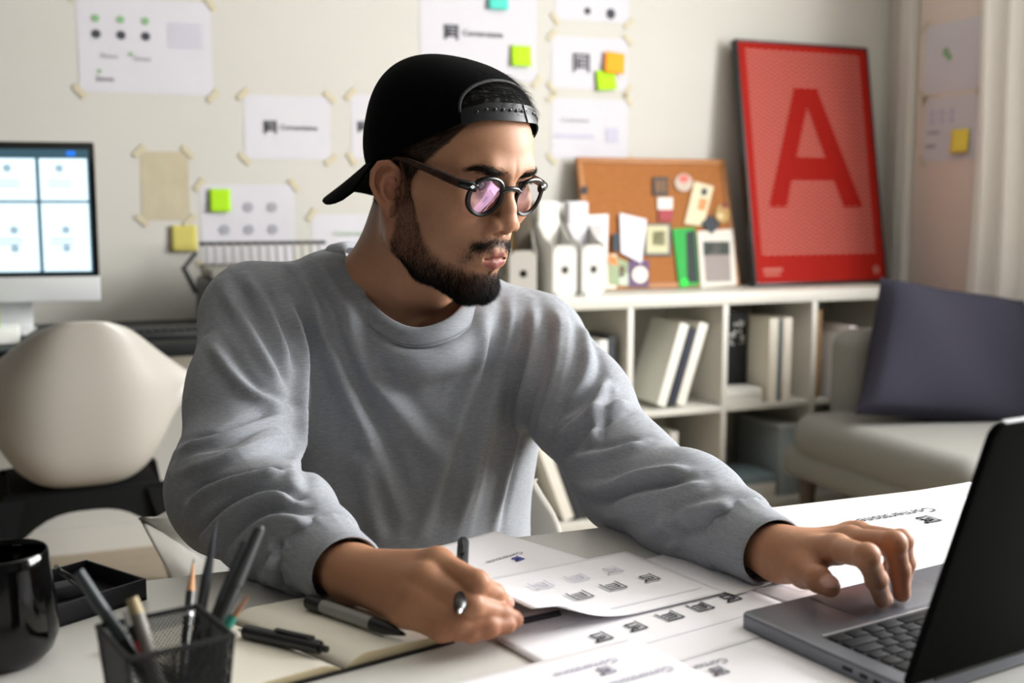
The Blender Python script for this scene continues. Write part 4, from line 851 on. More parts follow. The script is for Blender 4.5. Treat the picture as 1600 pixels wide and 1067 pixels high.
def lens_mat():
    if 'lens_coated' in MATS: return MATS['lens_coated']
    m = bpy.data.materials.new('lens_coated'); m.use_nodes = True; nt = m.node_tree; N = nt.nodes; L = nt.links; N.remove(N['Principled BSDF'])
    tr = N.new('ShaderNodeBsdfTransparent'); tr.inputs[0].default_value = (.93, .90, .95, 1); gl = N.new('ShaderNodeBsdfGlossy'); gl.inputs['Color'].default_value = (.86, .52, .82, 1); gl.inputs['Roughness'].default_value = .03
    fz = N.new('ShaderNodeFresnel'); fz.inputs[0].default_value = 1.5; mr = N.new('ShaderNodeMapRange'); mr.inputs['To Min'].default_value = .015; mr.inputs['To Max'].default_value = .35
    mx = N.new('ShaderNodeMixShader'); L.new(fz.outputs[0], mr.inputs[0]); L.new(mr.outputs[0], mx.inputs[0]); L.new(tr.outputs[0], mx.inputs[1]); L.new(gl.outputs[0], mx.inputs[2]); L.new(mx.outputs[0], N['Material Output'].inputs[0])
    MATS['lens_coated'] = m; return m
# ================================================================== PERSON: hands, arms, sweatshirt
def atz(q): return onz(*q)
RS, LS = at(402, 497, 1.35), at(832, 536, 1.45)
RE, RW = at(362, 768, 1.17), atz((545, 895, .755))
LE, LW = at(984, 748, 1.25), atz((1213, 866, .752))
HL = {'index': [(1308, 858, .776), (1354, 869, .794), (1369, 905, .768), (1379, 936, .7445)],
      'middle': [(1328, 845, .776), (1397, 849, .791), (1405, 890, .765), (1409, 927, .7445)],
      'ring': [(1340, 836, .771), (1408, 845, .784), (1414, 880, .761), (1411, 908, .7445)],
      'pinky': [(1330, 834, .762), (1380, 846, .770), (1396, 868, .756), (1390, 890, .7445)],
      'thumb': [(1232, 876, .745), (1258, 892, .753), (1279, 905, .757), (1297, 917, .754)]}
HR = {'index': [(684, 880, .781), (745, 911, .775), (771, 929, .760), (787, 941, .749)],
      'middle': [(666, 906, .773), (737, 946, .760), (782, 960, .746), (804, 968, .740)],
      'ring': [(649, 934, .761), (718, 969, .749), (762, 978, .742), (793, 977, .739)],
      'pinky': [(632, 957, .749), (690, 985, .741), (736, 988, .739), (767, 985, .739)],
      'thumb': [(590, 905, .752), (680, 922, .748), (745, 938, .745), (784, 950, .743)]}
FR = {'index': (.0112, .0094, .0082, .0070), 'middle': (.0114, .0096, .0084, .0072), 'ring': (.0108, .0092, .0080, .0068), 'pinky': (.0098, .0082, .0070, .0062), 'thumb': (.0138, .0116, .0102, .0084)}
def hand_sdf_factory(HD, wr, el):
    J = {k: [atz(q) for q in v] for k, v in HD.items()}; nails = []
    for k, p in J.items():
        t = p[3]-p[2]; t /= np.linalg.norm(t); m = p[1]-p[2]; m = m-t*(m@t)
        if np.linalg.norm(m) < 1e-4: m = np.array([0, 0, -1.])
        do = -m/np.linalg.norm(m)
        if do[2] < -.2: do = -do
        if k == 'thumb': do = (C_O-p[3])/np.linalg.norm(C_O-p[3])*.6+np.array([0, 0, .8]); do -= t*(do@t); do /= np.linalg.norm(do)
        r = FR[k][3]; s = np.cross(t, do); nails.append((p[3]-t*.001+do*r*.80, np.stack([s, t, do], 1), (r*.80, r*1.15, r*.34)))
    wr = np.array(wr); el = np.array(el); mid = wr+(el-wr)*.35
    def f(P):
        d = chain(P, [el, mid, wr], [.034, .027, .0215], .01)
        palm = None
        for k in ('index', 'middle', 'ring', 'pinky'):
            e = rcone(P, wr+(J[k][0]-wr)*.12, J[k][0], .0175, FR[k][0]*1.04); palm = e if palm is None else smin(palm, e, .012)
        ths = rcone(P, wr+(J['thumb'][0]-wr)*.3, J['thumb'][1], .016, .0135); palm = smin(palm, ths, .014)
        d = smin(d, palm, .014)
        fd = None
        for k in ('index', 'middle', 'ring', 'pinky', 'thumb'):
            p = J[k]; r = FR[k]; e = chain(P, p, r, .004)
            for i in (1, 2): e = smin(e, ell(P, p[i], (r[i]*1.03,)*3), .003)
            fd = e if fd is None else smin(fd, e, .0022)
        d = smin(d, fd, .009)
        for c, R, r in nails: d = smin(d, ell(P, c, r, R), .0012)
        return d
    return f, J, nails
def build_hand(HD, wr, el):
    f, J, nails = hand_sdf_factory(HD, wr, el)
    pts = np.array([p for v in J.values() for p in v]+[wr, wr+(el-wr)*.32]); V, Q = mesh_sdf(f, pts.min(0)-.03, pts.max(0)+.03, .0016)
    V = relax(V, Q, 1); c = np.tile(np.array(lin('a97a5c')), (len(V), 1)); P = V.astype(F32)  # hands toned darker than the face, their shade put into the skin colour
    red = np.array(lin('a06048'))
    for k, p in J.items():
        for i, w in ((1, .35), (2, .4), (3, .45)):
            g = np.exp(-((P-p[i].astype(F32))**2).sum(1)/(.010**2))*w; c += (red-c)*g[:, None]
    for cc, R, r in nails:
        m = sstep(.0009, -.0006, ell(P, cc, np.array(r)*1.02, R)); c += (np.array(lin('d4a89c'))-c)*m[:, None]
    return V, Q, c
def torso_sdf(P):
    z = P[:, 2]; zs = [.40, .60, .72, .80, .88, .93, .97]
    cx = np.interp(z, zs, [.385, .385, .388, .392, .396, .398, .40]); cy = np.interp(z, zs, [1.40, 1.375, 1.362, 1.358, 1.362, 1.372, 1.38])
    a = np.interp(z, zs, [.185, .182, .180, .187, .182, .150, .10]); b = np.interp(z, zs, [.135, .138, .136, .134, .120, .098, .07])
    q = (np.abs((P[:, 0]-cx)/a)**2.3+np.abs((P[:, 1]-cy)/b)**2.3+1e-9)**(1/2.3)
    d = (q-1)*b*.9
    return smax(d, np.maximum(z-.985, .41-z), .03)
COLLAR = [at(*q) for q in [(537, 388, 1.415), (550, 432, 1.37), (590, 488, 1.325), (643, 516, 1.305), (694, 505, 1.32), (730, 472, 1.37), (744, 438, 1.43), (722, 405, 1.485), (640, 390, 1.51), (568, 386, 1.475)]]
_loop = np.array(catmull(COLLAR, 12, True)); _cc = _loop.mean(0)
_ca = COLLAR[3]-COLLAR[8]; _ca /= np.linalg.norm(_ca); _cw = COLLAR[0]-COLLAR[6]; _cw -= _ca*(_cw@_ca); _cw /= np.linalg.norm(_cw); _cn = np.cross(_cw, _ca); _cn *= np.sign(_cn[2])
_lq = _loop-_cc; _lu, _lv, _lww = _lq@_ca, _lq@_cw, _lq@_cn; _lph = np.arctan2(_lv, _lu); _ord = np.argsort(_lph); _la = .08
_PH = np.concatenate([_lph[_ord]-2*PI, _lph[_ord], _lph[_ord]+2*PI]); _RR = np.tile(np.hypot(_lu, _lv)[_ord], 3); _WW = np.tile(_lww[_ord], 3)
def collar_uvw(P):                                                 # radial offset from the neckline, height over it, front/back
    q = P-_cc.astype(F32); u = q@_ca.astype(F32); v = q@_cw.astype(F32); w = q@_cn.astype(F32); ph = np.arctan2(v, u)
    return (np.hypot(u, v)-np.interp(ph, _PH, _RR)).astype(F32), (w-np.interp(ph, _PH, _WW)).astype(F32), u
def neckhole(P): e, w, u = collar_uvw(P); return smax(e, -.055-w, .01)
def shirt_sdf(P):
    d = torso_sdf(P)
    nb = np.array([.398, 1.385, .925])
    for S_, E_, W_ in ((RS, RE, RW), (LS, LE, LW)):
        d = smin(d, rcone(P, nb, S_+np.array([0, .005, -.004]), .068, .062), .05)
    for S_, E_, W_, ru in ((RS, RE, RW, (.066, .0605, .052, .042)), (LS, LE, LW, (.066, .056, .051, .042))):
        cu = W_+(E_-W_)*.16; fm = W_+(E_-W_)*.55
        arm = chain(P, [S_, S_+(E_-S_)*.5, E_, fm, cu], [ru[0], ru[0]*.90, ru[1], ru[2], ru[3]], .03)
        ax = (W_-E_)/np.linalg.norm(W_-E_); arm = smax(arm, (P-(W_-ax*.047).astype(F32))@ax.astype(F32), .016)
        d = smin(d, arm, .022)
    e, w, u = collar_uvw(P); bk = np.clip(-u/_la, 0, 1); d = smin(d, np.sqrt((e-.026+.008*bk)**2+(w+.029)**2)-(.018-.008*bk), .028)
    return smax(d, -neckhole(P), .004)
# folds: (photo polyline, half-width mm, height mm, side bias) raised on the cloth where the ray meets it
FOLDS = [
 ([(452, 470), (468, 560), (464, 660), (456, 770)], 9, 9, 1), ([(470, 430), (505, 520), (545, 620), (590, 720), (622, 810)], 13, 7, .8), ([(515, 470), (570, 580), (640, 665), (700, 730)], 15, 6, .5),
 ([(762, 475), (748, 560), (722, 640), (690, 720), (660, 830)], 12, 6, .7), ([(800, 440), (792, 520), (768, 620), (740, 720), (715, 840)], 10, 6, -.7), ([(828, 465), (836, 540), (816, 640), (790, 740), (768, 845)], 10, 6, .7),
 ([(868, 480), (874, 560), (852, 660), (836, 722)], 8, 7, -.8), ([(560, 700), (575, 770), (590, 850)], 13, 5, .6), ([(430, 395), (470, 440), (490, 480)], 9, 5, .6), ([(480, 388), (520, 450), (560, 520)], 10, 4, .6),
 ([(345, 440), (400, 540), (440, 610)], 10, 6, .8), ([(325, 530), (385, 610), (450, 640)], 9, 6, .8), ([(275, 705), (340, 692), (400, 668), (455, 648)], 9, 7, .9), ([(272, 740), (350, 724), (420, 694), (455, 690)], 8, 7, -.9),
 ([(290, 795), (340, 765), (400, 750), (450, 742)], 8, 7, .9), ([(310, 860), (360, 805), (420, 782), (465, 790)], 8, 7, .9), ([(345, 895), (380, 845), (430, 815), (500, 822)], 8, 6, .8), ([(385, 430), (425, 500), (452, 580)], 8, 5, .7), ([(420, 850), (432, 880), (428, 915)], 6, 5, .8),
 ([(400, 915), (440, 870), (455, 845)], 6, 5, .6),
 ([(985, 628), (930, 652), (870, 700)], 9, 7, .9), ([(942, 600), (932, 650), (925, 700)], 7, 5, .7), ([(1085, 738), (1010, 745), (940, 762), (870, 750)], 8, 7, .9), ([(1115, 758), (1020, 778), (930, 795)], 8, 6, -.9), ([(1155, 792), (1080, 802), (1005, 832)], 9, 6, .9),
 ([(1196, 797), (1150, 832), (1122, 875)], 8, 6, .8), ([(905, 505), (918, 575), (880, 650)], 10, 6, .7), ([(955, 590), (915, 640), (860, 680)], 8, 6, -.8), ([(1175, 800), (1168, 840), (1160, 880)], 6, 5, .8), ([(890, 720), (950, 710), (1010, 690)], 9, 5, .8), ([(1035, 790), (1050, 830), (1040, 860)], 9, 4, .5),
]
def build_shirt(person):
    h = .0036
    V, Q = mesh_sdf(shirt_sdf, (.03, .72, .39), (.80, 1.53, 1.06), h); V = relax(V, Q, 3)
    N = vnormals(V, Q)
    bvh = BVHTree.FromPolygons([Vector(v) for v in V], [tuple(int(i) for i in q) for q in Q])
    O = Vector(C_O); disp = np.zeros(len(V))
    for poly, hw, ht, bias in FOLDS:
        pts = []
        for (px, py) in catmull([np.array(p, float) for p in poly], 6):
            hit = bvh.ray_cast(O, Vector(ray(px, py)).normalized())
            if hit[0] is not None: pts.append(np.array(hit[0]))
        if len(pts) < 2: continue
        pts = np.array(pts); keep = [0]+[i for i in range(1, len(pts)) if np.linalg.norm(pts[i]-pts[i-1]) < .05]; pts = pts[keep]
        if len(pts) < 2: continue
        lo = pts.min(0)-hw*.004; hi = pts.max(0)+hw*.004; idx = np.where(np.all((V > lo) & (V < hi), 1))[0]
        if not len(idx): continue
        P = V[idx]; best = np.full(len(P), 9.); tt = np.zeros(len(P)); sd = np.zeros(len(P)); L = len(pts)-1
        for i in range(L):
            a, b = pts[i], pts[i+1]; ab = b-a; t = np.clip(((P-a)@ab)/max(ab@ab, 1e-9), 0, 1); dv = P-a-t[:, None]*ab; dd = np.linalg.norm(dv, axis=1); m = dd < best
            best[m] = dd[m]; tt[m] = (i+t[m])/L; s = (np.cross(ab, dv)*N[idx]).sum(1); sd[m] = np.sign(s[m])
        w = hw*.00088; prof = np.exp(-(best/w)**2); u = best*sd/w
        prof = prof + bias*np.exp(-((u-1.5)/.8)**2)*-.8               # a valley beside the ridge
        taper = sstep(0, .18, tt)*sstep(1, .80, tt)*.85+.15
        disp[idx] += prof*taper*ht*.0015
    n1 = np.array([mnoise.noise(Vector(v)*14.0) for v in V]); n2 = np.array([mnoise.noise(Vector(v)*34.0) for v in V])
    disp += (n1*.0028+n2*.0010)
    V = V+N*disp[:, None]; V = relax(V, Q, 1)
    fab = shirt_mat(); sh = link('sweatshirt', np_mesh('sweatshirt', V, Q), fab, person); sh['label'] = 'heather grey long-sleeved crew neck top'
    # ribbed collar band
    loop = catmull(COLLAR, 10, True); n = len(loop); rows = []
    for i in range(n):
        p = loop[i]; t = loop[(i+1) % n]-loop[i-1]; t /= np.linalg.norm(t); o = p-_cc; o -= _cn*(o@_cn); o -= t*(o@t); o /= np.linalg.norm(o)
        dn = o*.75-_cn*.66; up = np.cross(t, dn); up *= np.sign(up@_cn)
        rows.append([tuple(p+dn*a+up*b) for a, b in ((-.001, -.003), (-.0035, .0018), (-.001, .0060), (.009, .0085), (.0205, .0090), (.0235, .0065), (.0235, -.006), (.009, -.003))])
    rows.append(rows[0]); mb = MB(); mb.grid(rows, closed_u=True); me = mb.mesh('collar', 60); bm = bmesh.new(); bm.from_mesh(me); bmesh.ops.remove_doubles(bm, verts=bm.verts, dist=1e-5); bmesh.ops.recalc_face_normals(bm, faces=bm.faces); bm.to_mesh(me); bm.free()
    link('collar', me, fab, sh)
    mb = MB(); mb.tube([r[4] for r in rows[:-1]], .0009, n=6, closed=True); link('collar_seam', mb.mesh('collar_seam', 60), mat('seam_grey', '7d8186', .9), sh)
    # cuffs
    for W_, E_, r0 in ((RW, RE, .0315), (LW, LE, .0325)):
        ax = (W_-E_)/np.linalg.norm(W_-E_); c0 = W_-ax*.052; a = np.cross(ax, [0, 0, 1]); a /= np.linalg.norm(a); b = np.cross(ax, a); rows = []
        prof = [(-.004, r0+.004), (.004, r0+.0065), (.008, r0+.0045), (.022, r0+.0035), (.040, r0+.0018), (.047, r0+.0012), (.0485, r0-.0008), (.046, r0-.0022), (.02, r0-.0015)]
        for j in range(48):
            th = 2*PI*j/48; wob = 1+.03*math.sin(3*th+1)
            rows.append([tuple(c0+ax*s+(a*math.cos(th)*1.04+b*math.sin(th)*.97)*(r*(wob if s < .01 else 1)+(.0012*math.sin(th*17) if s < .009 else 0))) for s, r in prof])
        rows.append(rows[0]); mb = MB(); mb.grid(rows); me = mb.mesh('cuff', 60); link('cuff', me, fab, sh)
    return sh, V, Q
def shirt_mat():
    if 'heather_grey_jersey' in MATS: return MATS['heather_grey_jersey']
    m = bpy.data.materials.new('heather_grey_jersey'); m.use_nodes = True; nt = m.node_tree; N = nt.nodes; L = nt.links; b = N['Principled BSDF']; b.inputs['Roughness'].default_value = .95; b.inputs['Specular IOR Level'].default_value = .15; b.inputs['Sheen Weight'].default_value = .08
    tc = N.new('ShaderNodeTexCoord'); mp = N.new('ShaderNodeMapping'); mp.inputs['Scale'].default_value = (110, 110, 900); L.new(tc.outputs['Object'], mp.inputs[0])
    n1 = N.new('ShaderNodeTexNoise'); n1.inputs['Scale'].default_value = 1.0; n1.inputs['Detail'].default_value = 4; L.new(mp.outputs[0], n1.inputs['Vector'])
    n2 = N.new('ShaderNodeTexNoise'); n2.inputs['Scale'].default_value = 900; n2.inputs['Detail'].default_value = 2; L.new(tc.outputs['Object'], n2.inputs['Vector'])
    ad = N.new('ShaderNodeMath'); ad.operation = 'ADD'; L.new(n1.outputs['Fac'], ad.inputs[0]); L.new(n2.outputs['Fac'], ad.inputs[1])
    cr = N.new('ShaderNodeMapRange'); cr.inputs['From Min'].default_value = .65; cr.inputs['From Max'].default_value = 1.35; cr.inputs['To Min'].default_value = .78; cr.inputs['To Max'].default_value = 1.22; L.new(ad.outputs[0], cr.inputs[0])
    mx = N.new('ShaderNodeVectorMath'); mx.operation = 'SCALE'; mx.inputs[0].default_value = lin('8e9298'); L.new(cr.outputs[0], mx.inputs['Scale']); L.new(mx.outputs[0], b.inputs['Base Color'])
    bp = N.new('ShaderNodeBump'); bp.inputs['Strength'].default_value = .25; bp.inputs['Distance'].default_value = .001; L.new(n2.outputs['Fac'], bp.inputs['Height']); L.new(bp.outputs[0], b.inputs['Normal'])
    MATS['heather_grey_jersey'] = m; return m
def build_person():
    person = empty('person', (0.385, 1.40, 0.0), 0, 'man in grey long-sleeved top, black backwards cap and round glasses seated at the desk', 'person')
    sk = mat('skin', 'ffffff', .50, attr='Col', noise=.05, nscale=250, bump=.10, bscale=900, sss=.10, spec=.28)
    Vs, Qs, Cs = [HEAD_V], [HEAD_Q], [HEAD_C]; o = len(HEAD_V)
    for HD, W_, E_ in ((HR, RW, RE), (HL, LW, LE)):
        V, Q, c = build_hand(HD, W_, E_); Vs.append(V); Qs.append(Q+o); Cs.append(c); o += len(V)
    body = link('body', np_mesh('body', np.concatenate(Vs), np.concatenate(Qs), np.concatenate(Cs)), sk, None)
    build_eyes(body); build_hair(body)
    sh, V, Q = build_shirt(None)
    # trousers on the seat and shoes, under the desk
    def legs(P):
        d = ell(P, (.385, 1.41, .47), (.18, .13, .09))
        for s in (-1, 1): d = smin(d, chain(P, [(.385+s*.09, 1.40, .48), (.385+s*.12, 1.02, .50), (.385+s*.13, 1.06, .10)], [.085, .065, .05], .02), .04)
        return d
    V2, Q2 = mesh_sdf(legs, (.10, .90, .04), (.68, 1.60, .62), .012, 4); tr = link('trousers', np_mesh('trousers', V2, Q2), mat('dark_denim', '20242c', .9), None)
    build_cap(None); build_glasses(None)
    for o_ in [body, sh, tr]+[q for q in COL.objects if q.name.split('.')[0] in ('baseball_cap', 'eyeglasses')]:
        o_.parent = person; o_.matrix_parent_inverse = Matrix.Translation((-0.385, -1.40, 0))
    for s in (-1, 1):
        mb = MB(); mb.box((.385+s*.13, 1.0, .045), (.09, .27, .09), bevel=.035, seg=4); q = mb.build('shoe', mat('shoe_dark', '1a1a1c', .6), person); q.matrix_parent_inverse = Matrix.Translation((-0.385, -1.40, 0))
    return person
person = build_person()
# ================================================================== WORK DESK AND WHAT LIES ON IT
m_desk = mat('desk_white', 'd6d5d0', .38)
dk = empty('work_desk', (.40, .70, 0), 0, 'white work desk in the foreground covered with sheets', 'desk')
mb = MB(); mb.box((0, 0, DESK_Z-.0125), (1.70, .72, .025), bevel=.002); mb.build('tabletop', m_desk, dk)
for x in (-.80, .80):
    for y in (-.31, .31): mb = MB(); mb.box((x, y, .347), (.045, .045, .694), bevel=.003); mb.build('leg', mat('desk_leg', 'c9c9c6', .4), dk)
mb = MB(); mb.box((0, .30, .66), (1.55, .03, .06), bevel=.002); mb.build('apron', mat('desk_leg', 'c9c9c6'), dk)
# ---- sheets. (centre x, y), angle of the long side, size, layer
def sheet(cx, cy, ang, w, h, k, label, curl=None, m=PAPER, cat='paper', bend=0.0):
    o = empty('paper_sheet', (cx, cy, DESK_Z+.0004+.0007*k), ang, label, cat, 'sheets on the work desk'); n, mm = 24, 18; rows = []
    for j in range(mm+1):
        row = []
        for i in range(n+1):
            x, y = (i/n-.5)*w, (j/mm-.5)*h; z = .0
            if curl: x, y, z = curl(x, y)
            row.append((x, y, z+bend*(i/n-.5)**2))
        rows.append(row)
    mb = MB(); mb.grid(rows); s = mb.build('page', m, o, smooth=80); md = s.modifiers.new('t', 'SOLIDIFY'); md.thickness = .0003; md.offset = 1
    return o
def pr_on(o, m, fn, z=.0007): mb = MB(); fn(mb); return tag(mb.build('print', m, o, (0, 0, z), smooth=None), kind='stuff')
R_ = math.radians
# far-right sheets, sunlit
o = sheet(.905, .945, R_(6), .297, .21, 0, 'bright white sheet at the far right lying under the large logo sheet')
o = sheet(.835, .935, R_(5), .297, .21, 2, 'sunlit white sheet with a large upside-down logo at the far right behind the hand')
def T_(x, y, a=PI): return Matrix.Translation((x, y, .0012)) @ Matrix.Rotation(a, 4, 'Z')
word(o, 'Cornerstone', INK, .021, T_(.018, .036), .02); pr_on(o, INK, lambda mb: mark(mb, None, .033, .008, .022, .0036, flip=True))
o = sheet(.70, .86, R_(14), .297, .21, 1, 'white sheet under the typing hand with faint lines'); pr_on(o, INK_P, lambda mb: [rect(mb, .0, y, .22, .0007) for y in (-.03, .03)]+[rect(mb, x, 0, .0007, .06) for x in (-.11, .11)])
o = sheet(.615, .905, R_(20), .21, .12, 3, 'white sheet with a lifted edge under his forearm', bend=.008); pr_on(o, INK_L, lambda mb: [rect(mb, -.02, -.03, .05, .0012)], .0015)
# logo study sheets in the middle
o = sheet(.355, .985, R_(22), .19, .135, 1, 'sheet with a small blue logo near the table edge'); word(o, 'Cornerstone', INK_L, .0088, T_(.04, -.006), .02); pr_on(o, INK_B, lambda mb: mark(mb, None, .045, -.018, .010, .002, flip=True))
o = sheet(.44, .79, R_(12), .25, .150, 2, 'logo study sheet with a row of five dark marks')
def row5(mb):
    for k, x in enumerate((-.055, -.018, .022, .058, .094)): mark(mb, None, x, -.005+.002*k, .0165, .0019, flip=True, k=0 if k in (0, 1, 4) else 1)
pr_on(o, INK, row5)
pr_on(o, INK_P, lambda mb: [rect(mb, .02, y, .19, .0006) for y in (.030, -.035)])
o = sheet(.455, .655, R_(8), .21, .148, 1, 'sheet with an upside-down logo at the bottom edge of the photo'); word(o, 'Cornerstone', INK_L, .0105, T_(-.02, .044), .02); pr_on(o, INK_L, lambda mb: mark(mb, None, -.012, .031, .0125, .0022, flip=True))
o = sheet(.325, .672, R_(10), .20, .148, 3, 'blank-looking sheet with a faint grey logo at the front edge'); word(o, 'Cornerstone', INK_P, .0105, T_(.035, .046), .02); pr_on(o, INK_P, lambda mb: [mark(mb, None, .043, .034, .012, .002, flip=True)]); word(o, 'Cornerstone', INK_P, .0105, T_(.06, .012), .02)
# the sketch sheet whose corner he lifts
def lift(x, y):
    t = max(0.0, (-x-y*.45)-.020); z = 2.9*t*t; z = min(z, .021+.1*max(t-.085, 0)); return x+min(t*t*1.1, .01), y, z
o = sheet(.416, .872, R_(10), .212, .140, 6, 'logo sketch sheet whose corner is lifted by the writing hand', curl=lift)
def liftmark(mb, marks, s, w):
    for k, (x, y) in enumerate(marks): mark(mb, None, x, y, s, w, flip=True, k=0 if k == 2 else 1)
pr_on(o, INK, lambda mb: liftmark(mb, [(-.008, -.012), (.031, -.008), (.071, -.007)], .017, .0018), .0012)
pr_on(o, INK_P, lambda mb: liftmark(mb, [(-.022, .028), (.017, .028), (.056, .028)], .017, .0012), .0012)
pr_on(o, INK_P, lambda mb: [rect(mb, .045, -.052, .10, .0008)], .0012)
# ---- notebook
NA = R_(14); nb = empty('notebook', (.186, .787, DESK_Z+.0005), NA, 'open pocket notebook with cream pages and black cover', 'notebook'); PWD, PHG = .094, .142; NRot = R_(16)
m_cov = mat('notebook_cover', '0c0c0d', .5); m_page = mat('notebook_page', 'e4e0d2', .8); m_edge = mat('notebook_edge', 'd9cba6', .8, noise=.08, nscale=900, stretch=(.05, .05, 1))
for s in (1, -1):
    def skew(x, y): return x+y*-.22, y                              # the spread fans a little at the spine
    mb = MB(); pts = [(0, 0), (PWD+.002, 0), (PWD+.004, PHG+.003), (0, PHG+.003)]
    if s < 0: pts = [(-p[0], p[1]) for p in pts][::-1]
    mb.prism([skew(*p) for p in pts], 0, .0022); mb.build('cover', m_cov, nb, smooth=None)
    rows = []; n = 16
    for i in range(n+1):
        u = i/n; x = s*(.0008+u*PWD); hz = .0022+.0085*(1-(1-min(u*5, 1))**2)*(1-.35*u**2) if s > 0 else .0022+.0065*(1-(1-min(u*5, 1))**2)*(1-.3*u**2)
        rows.append([(*skew(x, .001), .0024), (*skew(x, .001), hz), (*skew(x, PHG*.5), hz+.0004), (*skew(x, PHG-.001), hz), (*skew(x, PHG-.001), .0024)])
    mb = MB(); mb.grid(rows); pb = mb.build('page_block', m_page, nb, smooth=40)
    pb.data.materials.append(m_edge)
    for p in pb.data.polygons:
        if abs(p.normal.z) < .5: p.material_index = 1
    bm = bmesh.new(); bm.from_mesh(pb.data); bmesh.ops.holes_fill(bm, edges=bm.edges, sides=0); bmesh.ops.recalc_face_normals(bm, faces=bm.faces); bm.to_mesh(pb.data); bm.free()
# ---- pens
def pen(a, b, r, label, body='14161a', grip=None, tip='c8ccd0', clip=True, cap=None, name='pen', taper=.16, cat='pen', push=False):
    a, b = Vector(a), Vector(b); L = (b-a).length; o = empty(name, a, 0, label, cat); o.rotation_mode = 'QUATERNION'; o.rotation_quaternion = (b-a).to_track_quat('Z', 'Y')
    mb = MB(); mb.lathe([(.0001, 0), (r*.9, 0), (r, .002), (r, L*(1-taper))], 20); mb.build('barrel', mat('pen_'+body, body, .3, spec=.6), o)
    g = grip or body; mb = MB(); mb.lathe([(r*1.001, L*(1-taper)-.0), (r*.98, L*(1-taper*.6)), (r*.35, L-.004)], 20); mb.build('grip_cone', mat('pen_'+g, g, .4), o)
    mb = MB(); mb.lathe([(r*.35, L-.004), (r*.12, L), (.0001, L)], 14); mb.build('point', mat('pen_tip_'+tip, tip, .25, .8), o)
    if cap: mb = MB(); mb.lathe([(.0001, -.0012), (r*1.08, -.001), (r*1.13, .001), (r*1.13, .016), (r*1.01, .0165)], 20); mb.build('end_cap', mat('pen_'+cap, cap, .35), o)
    if clip: mb = MB(); mb.box((0, r*1.25, .024), (r*.75, r*.3, .036), bevel=r*.12); mb.box((0, r*.95, .008), (r*.75, r*.8, .004)); mb.build('clip', mat('pen_clip_'+(cap or body), cap or '2a2d31', .25, .5), o)
    if push: mb = MB(); mb.lathe([(r*.45, -.007), (r*.5, 0)], 12, cap=True); mb.build('push_button', mat('pen_0b0b0c', '0b0b0c', .3), o)
    return o
def dz(px, py, z): return tuple(onz(px, py, z))
pen(dz(484, 940, .7375), dz(634, 992, .7365), .0055, 'silver pen with black ends lying across the notebook', body='8f8f8a', grip='0c0d0f', cap='0c0d0f', clip=False, taper=.33, tip='0c0d0f')
pen(dz(500, 1012, .7350), dz(372, 984, .7345), .0055, 'black clip pen lying on the left notebook page', body='15191b', push=True)
pen(at(724, 846, .970), at(718, 958, .832), .0050, 'black pen held between the fingers of the writing hand', body='1a1e22', tip='dfe4e6', taper=.12)
pen(dz(815, 972, .7225), dz(880, 958, .7225), .0035, 'thin dark pen lying under the lifted sheet corner', body='22242c', clip=False)
# ---- laptop
LA = R_(9); LW_, LD_ = .262, .166; LLID = .200; lo = onz(1154, 957, DESK_Z+.014); lap = empty('laptop', (lo[0], lo[1], DESK_Z), LA, 'dark grey laptop open beside his typing hand', 'laptop')
m_lap = mat('laptop_grey', '74777f', .38, .55); m_lapd = mat('laptop_lid_shaded', '060707', .6, .0, spec=.03); m_kw = mat('keyboard_well', '0b0c0d', .6)  # grey lid coloured near-black: the shade on its back is in the colour
BT = .0145                                                           # local frame: x along the front edge, y = 0 front .. -LD hinge
mb = MB(); pts = []
for cx_, cy_, a0 in ((LW_-.009, -.009, 0), (.009, -.009, 90), (.009, -LD_+.009, 180), (LW_-.009, -LD_+.009, 270)):
    for k in range(7): a = R_(a0+k*15); pts.append((cx_+.009*math.cos(a), cy_+.009*math.sin(a)))
mb.prism(pts, .0015, BT, bevel=.0022, seg=3); mb.build('base', m_lap, lap, smooth=40)
mb = MB(); mb.box((LW_/2, -.036, BT+.0001), (.115, .060, .0006), bevel=.0003); mb.build('trackpad', mat('trackpad_grey', '7b7e86', .28, .5), lap)
KX0, KX1, KY0, KY1 = .018, LW_-.018, -.074, -.152
mb = MB(); mb.box(((KX0+KX1)/2, (KY0+KY1)/2, BT+.0001), (KX1-KX0, KY0-KY1, .0005)); mb.build('keyboard_well', m_kw, lap)
mb = MB(); mb.box(((KX0+KX1)/2, KY0+.0012, BT+.0004), (KX1-KX0, .0022, .0008)); mb.build('well_edge', mat('well_edge_light', 'cfd2d8', .3, .6), lap)
mk = mat('laptop_key', '15171a', .6, spec=.2); cwid = (KX1-KX0)/14; rh = (KY0-KY1-.004)/6
kcache = {}
def keyme(w):
    k = round(w, 4)
    if k not in kcache: q = MB(); q.box((0, 0, 0), (w-.0020, rh-.0022, .0010), bevel=.0004); kcache[k] = q.mesh('key', 40)
    return kcache[k]
for r in range(6):
    y = KY0-.003-rh*(r+.5)
    ws = [1.1, 1.1, 1.1, 1.35, 4.7, 1.35, 1.1, 1.1, 1.1] if r == 0 else ([2.0]+[1]*10+[2.0] if r == 1 else ([1.5]+[1]*11+[1.5] if r == 2 else [1]*14))
    x = KX0; sc_ = 14/sum(ws)
    for w_ in ws: w_ *= cwid*sc_; link('key', keyme(w_), mk, lap, (x+w_/2, y, BT+.0010)); x += w_
for k, (y, w_) in enumerate(((-.115, .009), (-.130, .007), (-.142, .006))): mb = MB(); mb.box((-.0001, y, BT*.55), (.001, w_, .0032), bevel=.0004); mb.build('port', m_kw, lap)
